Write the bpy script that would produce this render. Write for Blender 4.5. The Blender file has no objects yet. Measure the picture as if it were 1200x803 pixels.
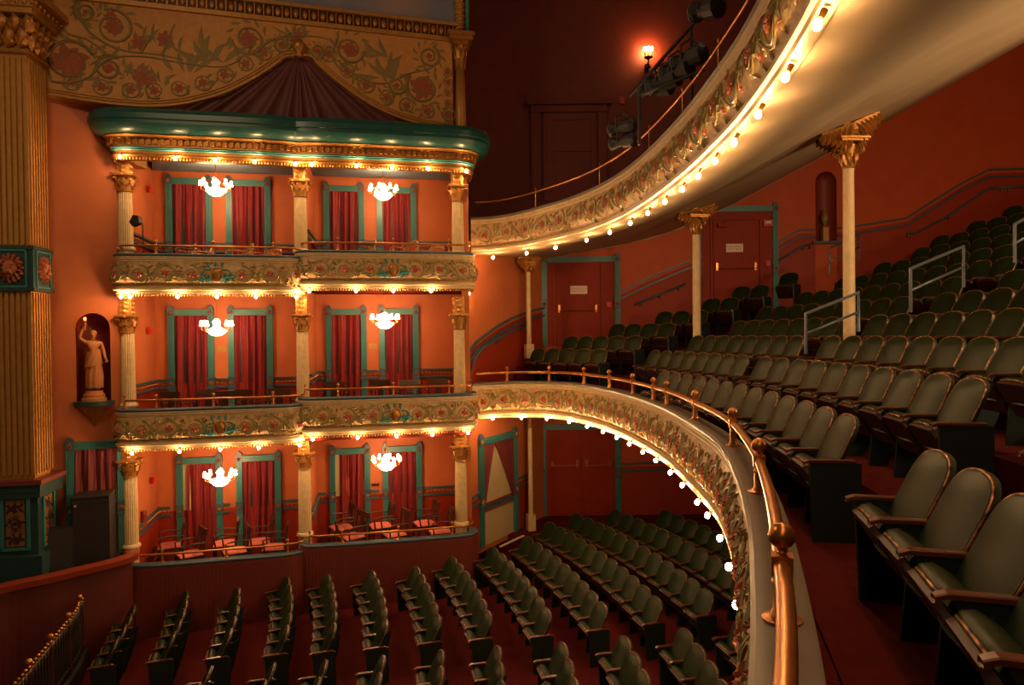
import bpy, bmesh, math, random
from math import sin, cos, pi, radians, atan2, hypot, sqrt, floor
from mathutils import Vector, Matrix
random.seed(7)
SC = bpy.context.scene
COL = SC.collection
# ------------------------------------------------------------------ camera
F, CX, CY = 800.0, 600.0, 401.5
PITCH, ROLL = 10.0/800.0, 0.011
R0 = Vector((1,0,0)); U0 = Vector((0,sin(PITCH),cos(PITCH))); FW = Vector((0,cos(PITCH),-sin(PITCH)))
RT = (R0*cos(ROLL)-U0*sin(ROLL)).normalized(); UP = (R0*sin(ROLL)+U0*cos(ROLL)).normalized()
cam = bpy.data.cameras.new('camera'); camo = bpy.data.objects.new('camera', cam); COL.objects.link(camo)
cam.sensor_width = 36; cam.lens = 36*F/1200; cam.clip_start = 0.05; cam.clip_end = 200
M = Matrix((RT, UP, -FW)).transposed(); camo.matrix_world = M.to_4x4()
SC.camera = camo
def ray(px, py): return (RT*((px-CX)/F) - UP*((py-CY)/F) + FW)
def at_y(px, py, Y):
    d = ray(px,py); return d*(Y/d.y)
def at_z(px, py, Z):
    d = ray(px,py); return d*(Z/d.z)
def at_plane(px, py, p0, n):
    d = ray(px,py); return d*(Vector(p0).dot(Vector(n))/d.dot(Vector(n)))
def proj(p):
    p = Vector(p); w = p.dot(FW)
    if w < 0.01: return None
    return (CX+F*p.dot(RT)/w, CY-F*p.dot(UP)/w)
# ------------------------------------------------------------------ world, exposure, big lights
world = bpy.data.worlds.new('world'); SC.world = world; world.use_nodes = True
world.node_tree.nodes['Background'].inputs[0].default_value = (1.0,0.72,0.5,1)
world.node_tree.nodes['Background'].inputs[1].default_value = 0.035
SC.view_settings.view_transform = 'Standard'; SC.view_settings.look = 'None'
SC.view_settings.exposure = 0.0; SC.view_settings.gamma = 1; SC.view_settings.use_curve_mapping = False
try: SC.cycles.max_bounces = 6; SC.cycles.use_denoising = True; SC.cycles.sample_clamp_indirect = 4
except Exception: pass
BULB_E = 620.0      # emission strength of the small bare bulbs
CHAND_E = 48.0      # chandelier globes
def area(name, loc, target, size, power, color, shape='SQUARE'):
    l = bpy.data.lights.new(name, 'AREA'); l.energy = power; l.size = size; l.color = color; l.shape = shape
    o = bpy.data.objects.new(name, l); o.location = loc
    o.rotation_euler = (Vector(target)-Vector(loc)).to_track_quat('-Z','Y').to_euler(); COL.objects.link(o); return o
# house light in the auditorium dome, high over the stalls
area('dome_light', (-6.0,6.5,7.4), (-1.5,10,-5), 2.2, 230, (1.0,0.66,0.34), 'DISK')
area('stage_fill_light', (-13,9.0,3.5), (4,8,-1), 1.6, 60, (1.0,0.68,0.36))  # added fill out of view on the stage side, standing in for house lighting
area('balcony_fill_light', (9.0,5.0,3.6), (7.5,18,1.5), .6, 270, (1.0,0.60,0.30), 'DISK')  # added fill out of view, brightens the balcony seats and side wall
area('soffit_fill_light', (6.5,4.0,.6), (5.5,11,4.5), .5, 135, (1.0,0.66,0.36), 'DISK')  # added uplight out of view to lift the soffit, no fixture there
area('gallery_fill_light', (6,8,8.6), (2,18.5,5), .8, 70, (1.0,0.55,0.30), 'DISK')  # added weak fill out of view so the gallery wall shows
# ------------------------------------------------------------------ materials
def lin(h):
    h = h.lstrip('#'); r = []
    for i in (0,2,4):
        c = int(h[i:i+2],16)/255; r.append(c/12.92 if c <= .04045 else ((c+.055)/1.055)**2.4)
    return tuple(r)
def mat(name, col, rough=.6, metal=0., col2=None, nscale=6., namt=.5, bump=0., bscale=40., emit=0., ecol=None, spec=.5, wave=None, coat=0., sheen=0.):
    m = bpy.data.materials.new(name); m.use_nodes = True; nt = m.node_tree; b = nt.nodes['Principled BSDF']
    if isinstance(col,str): col = lin(col)
    if isinstance(col2,str): col2 = lin(col2)
    b.inputs['Base Color'].default_value = (*col,1); b.inputs['Roughness'].default_value = rough; b.inputs['Metallic'].default_value = metal
    b.inputs['Specular IOR Level'].default_value = spec
    if coat: b.inputs['Coat Weight'].default_value = coat; b.inputs['Coat Roughness'].default_value = .25
    if sheen: b.inputs['Sheen Weight'].default_value = sheen; b.inputs['Sheen Roughness'].default_value = .4
    tc = nt.nodes.new('ShaderNodeTexCoord')
    if col2 is not None:
        n = nt.nodes.new('ShaderNodeTexNoise'); n.inputs['Scale'].default_value = nscale; n.inputs['Detail'].default_value = 6
        r = nt.nodes.new('ShaderNodeValToRGB'); r.color_ramp.elements[0].position = .5-namt/2; r.color_ramp.elements[1].position = .5+namt/2
        r.color_ramp.elements[0].color = (*col,1); r.color_ramp.elements[1].color = (*col2,1)
        nt.links.new(tc.outputs['Object'], n.inputs['Vector']); nt.links.new(n.outputs['Fac'], r.inputs['Fac']); nt.links.new(r.outputs['Color'], b.inputs['Base Color'])
    if bump or wave:
        bp = nt.nodes.new('ShaderNodeBump'); bp.inputs['Strength'].default_value = bump if bump else .5; bp.inputs['Distance'].default_value = .01
        if wave:
            w = nt.nodes.new('ShaderNodeTexWave'); w.inputs['Scale'].default_value = wave; w.wave_profile = 'SAW'; w.bands_direction = 'X'
            nt.links.new(tc.outputs['Object'], w.inputs['Vector']); nt.links.new(w.outputs['Fac'], bp.inputs['Height'])
        else:
            n2 = nt.nodes.new('ShaderNodeTexNoise'); n2.inputs['Scale'].default_value = bscale; n2.inputs['Detail'].default_value = 5
            nt.links.new(tc.outputs['Object'], n2.inputs['Vector']); nt.links.new(n2.outputs['Fac'], bp.inputs['Height'])
        nt.links.new(bp.outputs['Normal'], b.inputs['Normal'])
    if emit:
        b.inputs['Emission Color'].default_value = (*(ecol or col),1); b.inputs['Emission Strength'].default_value = emit
    return m
ORANGE = mat('orange_plaster', (.53,.150,.050), .55, col2=(.46,.125,.040), nscale=2.2, namt=.4, bump=.12, bscale=14, spec=.3)
SIDEWALL = mat('side_wall_plaster_reddened', (.52,.085,.018), .55, col2=(.45,.07,.015), nscale=2.2, namt=.4, bump=.12, bscale=14, spec=.3)  # orange plaster reddened: the wall's dimmer exposure is put into the colour
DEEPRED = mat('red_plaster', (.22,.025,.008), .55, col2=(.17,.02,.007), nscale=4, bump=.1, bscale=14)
WAINSCOT = mat('red_beadboard', (.30,.035,.010), .5, spec=.2, wave=3.6, bump=.6)
BOXBOARD = mat('maroon_beadboard', (.20,.036,.024), .45, wave=3.6, bump=.6)
MAROON = mat('maroon_and_dim_wall', (.20,.035,.018), .6, col2=(.16,.028,.014), nscale=3, bump=.1, bscale=20)  # maroon paint; the gallery wall's dimness also rests in this colour
DOORRED = mat('door_red', (.29,.028,.008), .5, col2=(.25,.024,.007), nscale=3, spec=.15)
TEAL = mat('teal_paint', (.05,.21,.20), .4, col2=(.04,.175,.17), nscale=5)
TEALCOR = mat('teal_cornice', (.013,.085,.075), .32, col2=(.010,.068,.062), nscale=3)
SLATE = mat('slate_blue_paint', (.045,.085,.115), .4, col2=(.05,.095,.13), nscale=6)
LEDGEM = mat('worn_ledge_paint', (.15,.125,.095), .4, col2=(.11,.095,.08), nscale=5)
DTEAL = mat('dark_teal', (.02,.06,.06), .45, col2=(.017,.05,.05), nscale=5)
GOLD = mat('old_gold', (.50,.235,.055), .38, .55, col2=(.36,.15,.03), nscale=18, bump=.3, bscale=60)
GOLDP = mat('gold_paint', (.52,.27,.07), .45, .3, col2=(.42,.19,.04), nscale=9)
BRASS = mat('brass', (.62,.27,.075), .30, .85, col2=(.45,.17,.045), nscale=5, bump=.06, bscale=20)
CREAM = mat('cream_paint', (.66,.50,.27), .5, col2=(.52,.36,.17), nscale=9, bump=.2, bscale=50)
RELG = mat('relief_ground', (.58,.38,.16), .5, col2=(.30,.16,.05), nscale=14, bump=.7, bscale=34)
OLIVE = mat('olive_leaf', (.17,.17,.055), .5, col2=(.38,.25,.08), nscale=16, namt=.3, bump=.2)
ROSE = mat('rose_red', (.34,.05,.025), .5, col2=(.48,.15,.06), nscale=25, bump=.2)
MURG = mat('mural_ground', (.56,.27,.075), .65, col2=(.47,.21,.055), nscale=8, namt=.4)
MOLV = mat('mural_olive', (.19,.15,.05), .65, col2=(.25,.17,.055), nscale=9)
MRED = mat('mural_red', (.34,.085,.03), .65, col2=(.28,.07,.025), nscale=9)
SKY = mat('mural_sky', (.13,.19,.28), .7, col2=(.42,.26,.21), nscale=.55, namt=.35)
DRAPE = mat('mural_drape', (.12,.028,.028), .6, col2=(.09,.022,.024), nscale=2)
CURT = mat('curtain_velvet', (.21,.005,.007), .7, col2=(.15,.003,.006), nscale=5, sheen=.15)
DCURT = mat('curtain_velvet_dark', (.15,.012,.014), .7, col2=(.12,.010,.012), nscale=5, sheen=.2)
SOFFIT = mat('soffit_plaster', (.64,.49,.29), .5, col2=(.52,.39,.22), nscale=1.4, bump=.35, bscale=3.2)
CEILBL = mat('box_ceiling_blue', (.10,.15,.20), .6, col2=(.14,.18,.22), nscale=3)
CARPET = mat('red_carpet', (.10,.010,.008), .95, col2=(.075,.007,.006), nscale=10, bump=.4, bscale=160, spec=.1)
DARKWD = mat('dark_wood', (.06,.020,.010), .35, col2=(.04,.013,.007), nscale=9)
ARMWD = mat('worn_arm_wood', (.12,.032,.014), .30, col2=(.06,.016,.008), nscale=14, coat=.3)
VINYL = mat('green_vinyl', (.014,.026,.005), .42, col2=(.006,.014,.0035), nscale=4, bump=.15, bscale=9, spec=.15)
SHELL = mat('green_metal', (.009,.020,.014), .45, col2=(.007,.016,.012), nscale=7)
WELT = mat('worn_welt', (.50,.24,.10), .28, .6, col2=(.06,.035,.018), nscale=30, namt=.25)
PANRED = mat('seat_pan_red', (.028,.005,.004), .5)
STAINC = mat('stairwell_cream', (.55,.42,.22), .6, col2=(.50,.38,.20), nscale=4)
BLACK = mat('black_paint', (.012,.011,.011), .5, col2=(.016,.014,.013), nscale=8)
PIPEM = mat('grey_pipe', (.10,.12,.14), .35, .4)
WHITE = mat('white_sign', (.75,.66,.52), .5)
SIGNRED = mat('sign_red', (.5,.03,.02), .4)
FIRERED = mat('fire_alarm_red', (.55,.02,.015), .4)
PINKUP = mat('pink_upholstery', (.55,.14,.10), .8, col2=(.38,.07,.05), nscale=22, namt=.25)
REDSEAT = mat('red_seat', (.60,.03,.02), .6)
GREENSEAT = mat('green_seat', (.06,.20,.11), .6)
WICKER = mat('gilt_wicker', (.42,.22,.08), .45)
STATUE = mat('statue_ochre', (.50,.20,.06), .5, col2=(.42,.155,.045), nscale=12)
LIONM = mat('lion_bronze', (.42,.12,.045), .5, col2=(.28,.07,.025), nscale=14)
BULBM = mat('lit_bulb', (1,.8,.5), .4, emit=BULB_E, ecol=(1.0,.56,.245))
CHANDM = mat('lit_crystal', (1,.85,.6), .3, emit=CHAND_E, ecol=(1.0,.58,.28))
SCONM = mat('lit_sconce', (1,.8,.5), .4, emit=260, ecol=(1.0,.42,.14))
TORCHM = mat('torch_glow', (1,.2,.05), .4, emit=10, ecol=(1.0,.12,.03))
LAMPM = mat('lens_glass', (.05,.04,.03), .1, .3)
# ------------------------------------------------------------------ mesh builder
class MB:
    def __init__(s): s.v=[]; s.f=[]; s.m=[]
    def add(s, vs, fs, mi=0):
        o=len(s.v); s.v += [tuple(x) for x in vs]; s.f += [tuple(i+o for i in f) for f in fs]; s.m += [mi]*len(fs)
    def box(s, c, d, rz=0., mi=0, mtx=None):
        hx,hy,hz = d[0]/2,d[1]/2,d[2]/2
        vs=[Vector((x*hx,y*hy,z*hz)) for x in(-1,1) for y in(-1,1) for z in(-1,1)]
        R = mtx if mtx is not None else Matrix.Rotation(rz,3,'Z'); c=Vector(c)
        s.add([c+R@v for v in vs],[(0,1,3,2),(4,6,7,5),(0,4,5,1),(2,3,7,6),(0,2,6,4),(1,5,7,3)],mi)
    def bar(s, a, b, w, h, mi=0, up=(0,0,1)):
        a=Vector(a); b=Vector(b); d=b-a; L=d.length
        if L<1e-6: return
        x=d/L; u=Vector(up); y=u.cross(x)
        if y.length<1e-4: y=Vector((0,1,0)).cross(x)
        y.normalize(); z=x.cross(y); s.box((a+b)/2,(L,w,h),mi=mi,mtx=Matrix((x,y,z)).transposed())
    def grid(s, rows, mi=0, cu=False, cv=False):
        n=len(rows); k=len(rows[0]); vs=[p for r in rows for p in r]; fs=[]
        for i in range(n if cu else n-1):
            for j in range(k if cv else k-1):
                a=i*k+j; b=i*k+(j+1)%k; c=((i+1)%n)*k+(j+1)%k; d=((i+1)%n)*k+j; fs.append((a,b,c,d))
        s.add(vs,fs,mi)
    def tube(s, pts, r, n=8, mi=0, closed=False, caps=True):
        pts=[Vector(p) for p in pts]; N=len(pts); rr = r if isinstance(r,(list,tuple)) else [r]*N; rows=[]; pn=None
        for i,p in enumerate(pts):
            if closed: t=pts[(i+1)%N]-pts[i-1]
            else: t=pts[min(i+1,N-1)]-pts[max(i-1,0)]
            if t.length<1e-9: t=Vector((0,0,1))
            t.normalize()
            if pn is None:
                a=Vector((0,0,1)) if abs(t.z)<.9 else Vector((1,0,0)); pn=a.cross(t).normalized()
            pn=(pn-t*pn.dot(t)); pn = pn.normalized() if pn.length>1e-6 else t.orthogonal().normalized()
            bn=t.cross(pn); rows.append([p+(pn*cos(2*pi*k/n)+bn*sin(2*pi*k/n))*rr[i] for k in range(n)])
        s.grid(rows,mi,cu=closed,cv=True)
        if caps and not closed:
            o=len(s.v)-N*n; s.f.append(tuple(o+k for k in range(n))[::-1]); s.m.append(mi); s.f.append(tuple(o+(N-1)*n+k for k in range(n))); s.m.append(mi)
    def lathe(s, prof, c=(0,0,0), n=16, mi=0, flute=0, fd=.0, mtx=None):
        c=Vector(c); rows=[]
        for r,z in prof:
            row=[]
            for k in range(n):
                a=2*pi*k/n; q=r*(1-(fd if (flute and k%2) else 0)); v=Vector((q*cos(a),q*sin(a),z))
                if mtx is not None: v=mtx@v
                row.append(c+v)
            rows.append(row)
        s.grid(rows,mi,cv=True)
        o=len(s.v)-len(prof)*n
        s.f.append(tuple(o+k for k in range(n))[::-1]); s.m.append(mi); s.f.append(tuple(o+(len(prof)-1)*n+k for k in range(n))); s.m.append(mi)
    def ball(s, c, r, n=10, mi=0, sz=(1,1,1)):
        c=Vector(c); m=max(4,n//2+1); prof=[]
        rows=[[c+Vector((r*sz[0]*sin(pi*i/m)*cos(2*pi*k/n), r*sz[1]*sin(pi*i/m)*sin(2*pi*k/n), -r*sz[2]*cos(pi*i/m))) for k in range(n)] for i in range(m+1)]
        rows[0]=[c+Vector((.02*r*cos(2*pi*k/n),.02*r*sin(2*pi*k/n),-r*sz[2])) for k in range(n)]; rows[-1]=[c+Vector((.02*r*cos(2*pi*k/n),.02*r*sin(2*pi*k/n),r*sz[2])) for k in range(n)]
        s.grid(rows,mi,cv=True)
    def prism(s, poly, z0, z1, mi=0):
        n=len(poly); s.add([(x,y,z0) for x,y in poly]+[(x,y,z1) for x,y in poly],[tuple(range(n))[::-1],tuple(range(n,2*n))]+[(i,(i+1)%n,n+(i+1)%n,n+i) for i in range(n)],mi)
    def slab(s, pts, n, mi=0):      # polygon extruded by vector n
        k=len(pts); n=Vector(n); s.add([Vector(p) for p in pts]+[Vector(p)+n for p in pts],[tuple(range(k)),tuple(range(k,2*k))[::-1]]+[(i,(i+1)%k,k+(i+1)%k,k+i) for i in range(k)],mi)
    def mesh(s, name, mats, smooth=False, origin=None):
        me=bpy.data.meshes.new(name); o=Vector(origin) if origin is not None else None
        vs = s.v if o is None else [tuple(Vector(v)-o) for v in s.v]
        me.from_pydata(vs,[],s.f)
        for m in (mats if isinstance(mats,(list,tuple)) else [mats]): me.materials.append(m)
        me.polygons.foreach_set('material_index', s.m)
        bm=bmesh.new(); bm.from_mesh(me); bmesh.ops.recalc_face_normals(bm,faces=bm.faces); bm.to_mesh(me); bm.free()
        if smooth is True: me.polygons.foreach_set('use_smooth',[True]*len(me.polygons))
        elif smooth:
            me.polygons.foreach_set('use_smooth',[True]*len(me.polygons)); me.set_sharp_from_angle(angle=radians(smooth))
        me.update(); return me
    def build(s, name, mats, parent=None, smooth=False, loc=None):
        me=s.mesh(name,mats,smooth,loc if parent is None else None)
        o=bpy.data.objects.new(name,me); COL.objects.link(o)
        if parent is not None:
            o.parent=parent
            if not parent.get('_local'): o.location = -parent_world(parent)   # geometry was written in world coordinates
        elif loc is not None: o.location=loc
        return o
def parent_world(p):
    v=Vector(p.location)
    while p.parent is not None: p=p.parent; v=v+Vector(p.location)
    return v
def thing(name, label, cat, loc=(0,0,0), rz=0., group=None, local=False):
    o=bpy.data.objects.new(name,None); COL.objects.link(o); o.location=loc; o.rotation_euler=(0,0,rz); o.empty_display_size=.1
    o['label']=label; o['category']=cat
    if group: o['group']=group
    if local: o['_local']=1
    return o
def tag(o,label,cat,group=None):
    o['label']=label; o['category']=cat
    if group: o['group']=group
    return o
def struct(o): o['kind']='structure'; return o
def lpart(mb, name, mats, parent, smooth=False):      # part in the local frame of its thing
    me = mb.mesh(name,mats,smooth) if isinstance(mb,MB) else mb
    o=bpy.data.objects.new(name,me); COL.objects.link(o); o.parent=parent; return o
def copy_thing(src, loc, rz, label=None, group=None, scale=None):
    def rec(o,par):
        c=o.copy(); COL.objects.link(c); c.parent=par
        for ch in list(o.children): rec(ch,c)
        return c
    r=rec(src,None); r.location=loc; r.rotation_euler=(0,0,rz)
    if scale: r.scale=(scale,)*3
    if label: r['label']=label
    if group: r['group']=group
    return r
# ------------------------------------------------------------------ plan paths
def catmull(P, step=.08):
    P=[Vector((p[0],p[1])) for p in P]; Q=[P[0]*2-P[1]]+P+[P[-1]*2-P[-2]]; out=[]
    for i in range(1,len(Q)-2):
        a,b,c,d=Q[i-1:i+3]; n=max(2,int((c-b).length/step))
        for k in range(n):
            t=k/n; out.append(.5*((2*b)+(c-a)*t+(2*a-5*b+4*c-d)*t*t+(3*b-a-3*c+d)*t**3))
    out.append(P[-1]); return out
class Path:
    def __init__(s, P, step=.08):
        s.p=catmull(P,step); s.c=[0.]
        for i in range(1,len(s.p)): s.c.append(s.c[-1]+(s.p[i]-s.p[i-1]).length)
        s.L=s.c[-1]
        s.nrm=[]
        for i in range(len(s.p)):
            t=(s.p[min(i+1,len(s.p)-1)]-s.p[max(i-1,0)]).normalized(); s.nrm.append(Vector((t.y,-t.x)))
    def at(s, u, o=0., z=0.):
        u=min(max(u,0),s.L); lo,hi=0,len(s.c)-1
        while hi-lo>1:
            m=(lo+hi)//2
            if s.c[m]<=u: lo=m
            else: hi=m
        d=s.c[hi]-s.c[lo]; t=(u-s.c[lo])/d if d>0 else 0
        q=s.p[lo].lerp(s.p[hi],t); n=s.nrm[lo].lerp(s.nrm[hi],t).normalized()
        return Vector((q.x+n.x*o,q.y+n.y*o,z))
    def ang(s,u):
        n=s.at(u,1)-s.at(u,0); return atan2(n.y,n.x)
    def s_px(s, px, o, z, lo=0., hi=None):      # arc length at which the path meets the given view azimuth
        hi=s.L if hi is None else hi; best=(1e9,0)
        N=800
        for i in range(N+1):
            u=lo+(hi-lo)*i/N; q=proj(s.at(u,o,z))
            if q: best=min(best,(abs(q[0]-px),u))
        return best[1]
def sweep(mb, path, prof, z0=0., s0=0., s1=None, ds=.12, mi=0, close=True, zf=None):
    s1=path.L if s1 is None else s1; n=max(2,int((s1-s0)/ds)); rows=[]
    for i in range(n+1):
        u=s0+(s1-s0)*i/n; dz = zf(u) if zf else 0.
        rows.append([path.at(u,o,z0+z+dz) for o,z in prof])
    mb.grid(rows,mi,cv=close)
    if close:
        k=len(prof); o=len(mb.v)-(n+1)*k
        mb.f.append(tuple(o+j for j in range(k))); mb.m.append(mi); mb.f.append(tuple(o+n*k+j for j in range(k))[::-1]); mb.m.append(mi)
# ------------------------------------------------------------------ relief ornament: S(a,b,k) -> world point (a along, b up, k raised)
def r_tube(mb,S,pts,r,k=.006,n=5):
    N=len(pts); mb.tube([S(a,b,k) for a,b in pts],[max(.002,r*(1-.55*i/(N-1))) for i in range(N)],n)
def r_leaf(mb,S,a,b,ang,L,W,k=.02):
    ca,sa=cos(ang),sin(ang); q=[]
    for t,w,h in ((0,.12,.2),(.3,.9,.8),(.55,1.,1.),(.8,.5,.8),(1.,0.05,.3)):
        bend=.18*L*sin(t*2.2)
        x=t*L; q.append([S(a+x*ca-(y+bend)*sa, b+x*sa+(y+bend)*ca, kk) for y,kk in ((-W*w/2,.001),(0,k*h),(W*w/2,.001))])
    mb.grid(q)
def r_spiral(mb,S,a,b,r0,r1,turns,ph,d,r,n=16):
    r_tube(mb,S,[(a+(r0+(r1-r0)*i/n)*cos(ph+d*turns*2*pi*i/n), b+(r0+(r1-r0)*i/n)*sin(ph+d*turns*2*pi*i/n)) for i in range(n+1)],r)
def r_rose(mb,S,a,b,R,k=.03,n=6):
    ph=random.random()*6
    for j in range(n):
        t=ph+2*pi*j/n; r_leaf(mb,S,a+.15*R*cos(t),b+.15*R*sin(t),t,R*(1 if j%2 else .8),.62*R,k)
    for j in range(n-1):
        t=ph+.5+2*pi*j/(n-1); r_leaf(mb,S,a,b,t,.55*R,.5*R,k*1.5)
def scrolls(S, A0, A1, H, period, vine, leaf, rose, rr=.012, dens=1., k=.022, bigrose=.17):
    n=max(1,round((A1-A0)/period)); p=(A1-A0)/n
    for i in range(n):
        c=A0+(i+.5)*p; sg=1 if i%2 else -1; b=H*.5+sg*H*.03
        R=min(p,H)*.40
        r_spiral(vine,S,c,b,R,R*.42,1.35,-sg*pi/2+pi*(.0),sg,rr)
        # connecting branch to the next scroll
        pts=[(c+p*t, H*.5+sg*H*.40*cos(pi*t)) for t in [j/8 for j in range(9)]]
        if i<n-1: r_tube(vine,S,pts,rr)
        r_rose(rose,S,c,b,H*bigrose,k*1.2)
        for j in range(int(9*dens)):
            t=random.random()*2*pi; L=H*random.uniform(.12,.24)
            r_leaf(leaf,S,c+R*cos(t),b+R*sin(t)*.9,t+sg*random.uniform(.4,1.5),L,L*.4,k)
        for j in range(int(7*dens)):
            a=c+p*random.uniform(.35,.65); bb=H*random.uniform(.08,.92); L=H*random.uniform(.14,.26)
            r_leaf(leaf,S,a,bb,random.random()*6.28,L,L*.38,k)
        for j in range(2):
            a=c+p*.5+random.uniform(-.1,.1)*p; bb=H*(.2+.6*j)
            r_rose(rose,S,a,bb,H*bigrose*.42,k,5)
# ================================================================== planes of the place
class Pl:
    def __init__(s,p0,p1,flip=1):
        s.o=Vector((p0[0],p0[1],0)); d=Vector((p1[0]-p0[0],p1[1]-p0[1],0)); s.L=d.length; s.u=d.normalized(); s.n=Vector((s.u.y,-s.u.x,0))*flip
    def pt(s,a,z,k=0): return s.o+s.u*a+Vector((0,0,z))+s.n*k
    def px(s,x,y,k=0):
        p=at_plane(x,y,s.o+s.n*k,s.n); return ((p-s.o).dot(s.u), p.z)
FP0,FP1=(-7.67,13.63),(-1.16,15.0)
FAC=Pl(FP0,FP1)
BACK=Pl((FP0[0]-.35,FP0[1]+1.66),(FP1[0]-.35+.3,FP1[1]+1.66+.063))
W1=Pl((-9.6,12.72),(-7.62,13.68))
SP=Pl((-8.95,12.89),(-1.06,15.22))
SIDE=Pl((.86,18.6),(17,18.6))
W2=Pl((-.97,15.55),(.88,18.62))
YW=18.6
def wallslab(mb,pl,a0,a1,z0,z1,th=.15,mi=0,k=0):
    mb.slab([pl.pt(a0,z0,k),pl.pt(a1,z0,k),pl.pt(a1,z1,k),pl.pt(a0,z1,k)], -pl.n*th, mi)
def arch_wall(mb,pl,a0,a1,z0,z1,ac,w,zs,zp,th=.12,mi=0):
    wallslab(mb,pl,a0,ac-w,z0,z1,th,mi); wallslab(mb,pl,ac+w,a1,z0,z1,th,mi); wallslab(mb,pl,ac-w,ac+w,z0,zs,th,mi)
    N=16
    for i in range(N):
        t0,t1=pi-pi*i/N,pi-pi*(i+1)/N
        x0,x1=ac+w*cos(t0),ac+w*cos(t1); y0,y1=zp+w*sin(t0),zp+w*sin(t1)
        mb.slab([pl.pt(x0,y0),pl.pt(x1,y1),pl.pt(x1,z1),pl.pt(x0,z1)],-pl.n*th,mi)
def niche_shell(mb,pl,ac,w,zs,zp,dep,mi=0):
    N=14; rows=[]
    for z in [zs+(zp-zs)*i/4 for i in range(5)]:
        rows.append([pl.pt(ac+w*cos(pi-pi*i/N),z,-dep*sin(pi*i/N)) for i in range(N+1)])
    for j in range(1,7):
        t=pi/2*j/6; rows.append([pl.pt(ac+w*cos(t)*cos(pi-pi*i/N),zp+w*sin(t),-dep*cos(t)*sin(pi*i/N)) for i in range(N+1)])
    mb.grid(rows,mi)
    mb.add([pl.pt(ac+w*cos(pi-pi*i/N),zs,-dep*sin(pi*i/N)) for i in range(N+1)],[tuple(range(N+1))],mi)
# --- horseshoe balcony fronts (plan curves) and the rows of seats
LOW=Path([(-.95,15.32),(-.45,15.52),(.2,15.50),(.85,15.05),(1.50,13.75),(1.92,12),(2.12,9.8),(2.07,7.9),(1.95,6.5),(1.66,5.1),(1.33,3.9),(.97,2.8),(.62,1.85),(.15,.8),(-.45,-.4),(-1.5,-2.2)])
UPP=Path([(-1.0,15.45),(-.5,15.4),(.05,14.95),(.62,14.15),(1.24,13.05),(1.67,11.8),(1.92,10.4),(2.06,8.5),(2.06,6.7),(1.98,5.5),(1.8,4.2),(1.5,2.8),(1.1,1.4),(.5,0),(-.6,-2.2)])
ZL,ZU=-1.05,2.65
def zlow(u): return -.06*max(0,1-u/2.6)
BX,BY=-16.6,8.1
TH_T=radians(18.2)                      # where the rows turn towards the boxes
def rowR(k): return 19.16+.86*k          # centre of the armrests in row k (0 = front row)
def rowZ(k): return -1.53+.275*k+.0030*k*k
def rowpt(R,t):                         # t = arc length measured from theta 0 (m at this row)
    th=t/R
    if th<=TH_T: return Vector((BX+R*cos(th),BY+R*sin(th))), th
    s=t-TH_T*R; e=Vector((BX+R*cos(TH_T),BY+R*sin(TH_T))); a=radians(42)
    # quick bend, then straight
    mid=.35; t1=TH_T
    if s<mid:
        q=s/mid; aa=t1+(a-t1)*q*.5; return e+Vector((-sin(aa),cos(aa)))*s, t1+(a-t1)*q
    aa=(t1+a)/2; e=e+Vector((-sin(aa),cos(aa)))*mid
    return e+Vector((-sin(a),cos(a)))*(s-mid), a
# ================================================================== structure
# floor of the stalls, slightly raked, with a raised cross aisle along the side wall
def zst(x): return -5.62+.055*(x+4)
mb=MB(); mb.grid([[(x,y,zst(x)) for y in (-6,4,10,17,18.6)] for x in (-9.6,-4,0,4,10,16)])
mb.slab([(-1.6,16.9,-5.6),(16,16.9,-5.6),(16,18.6,-5.6),(-1.6,18.6,-5.6)],(0,0,.62))
struct(mb.build('floor',CARPET))
mb=MB(); mb.slab([(-9.6,-6,9.4),(16,-6,9.4),(16,19,9.4),(-9.6,19,9.4)],(0,0,.2)); struct(mb.build('ceiling',MAROON))
# stage floor and dark wings
mb=MB(); mb.slab([(-20,2,-4.70),(-9.2,6,-4.70),(-8.95,11.2,-4.70),(-8.70,11.6,-4.70),(-8.32,12.0,-4.70),(-7.97,12.45,-4.70),(-7.66,12.9,-4.70),(-7.6,13.3,-4.70),(-7.9,15,-4.70),(-20,18,-4.70)],(0,0,.12)); struct(mb.build('floor_stage',BLACK))
mb=MB(); mb.slab([(-20,17.5,-5),(-10.0,13.9,-5),(-10.0,13.9,9.4),(-20,17.5,9.4)],(0,.2,0)); struct(mb.build('wall_wing',BLACK))
# side wall with urn niche
un_a=(SIDE.px(956.5,283)[0]+SIDE.px(980,283)[0])/2; un_w=.29; un_zs=SIDE.px(968,283)[1]; un_zp=SIDE.px(968,201)[1]-un_w
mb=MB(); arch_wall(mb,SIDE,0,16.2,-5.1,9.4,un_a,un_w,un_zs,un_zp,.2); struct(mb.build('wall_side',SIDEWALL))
mb=MB(); niche_shell(mb,SIDE,un_a,un_w,un_zs,un_zp,.28); struct(mb.build('wall_niche',DEEPRED,smooth=40))
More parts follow.
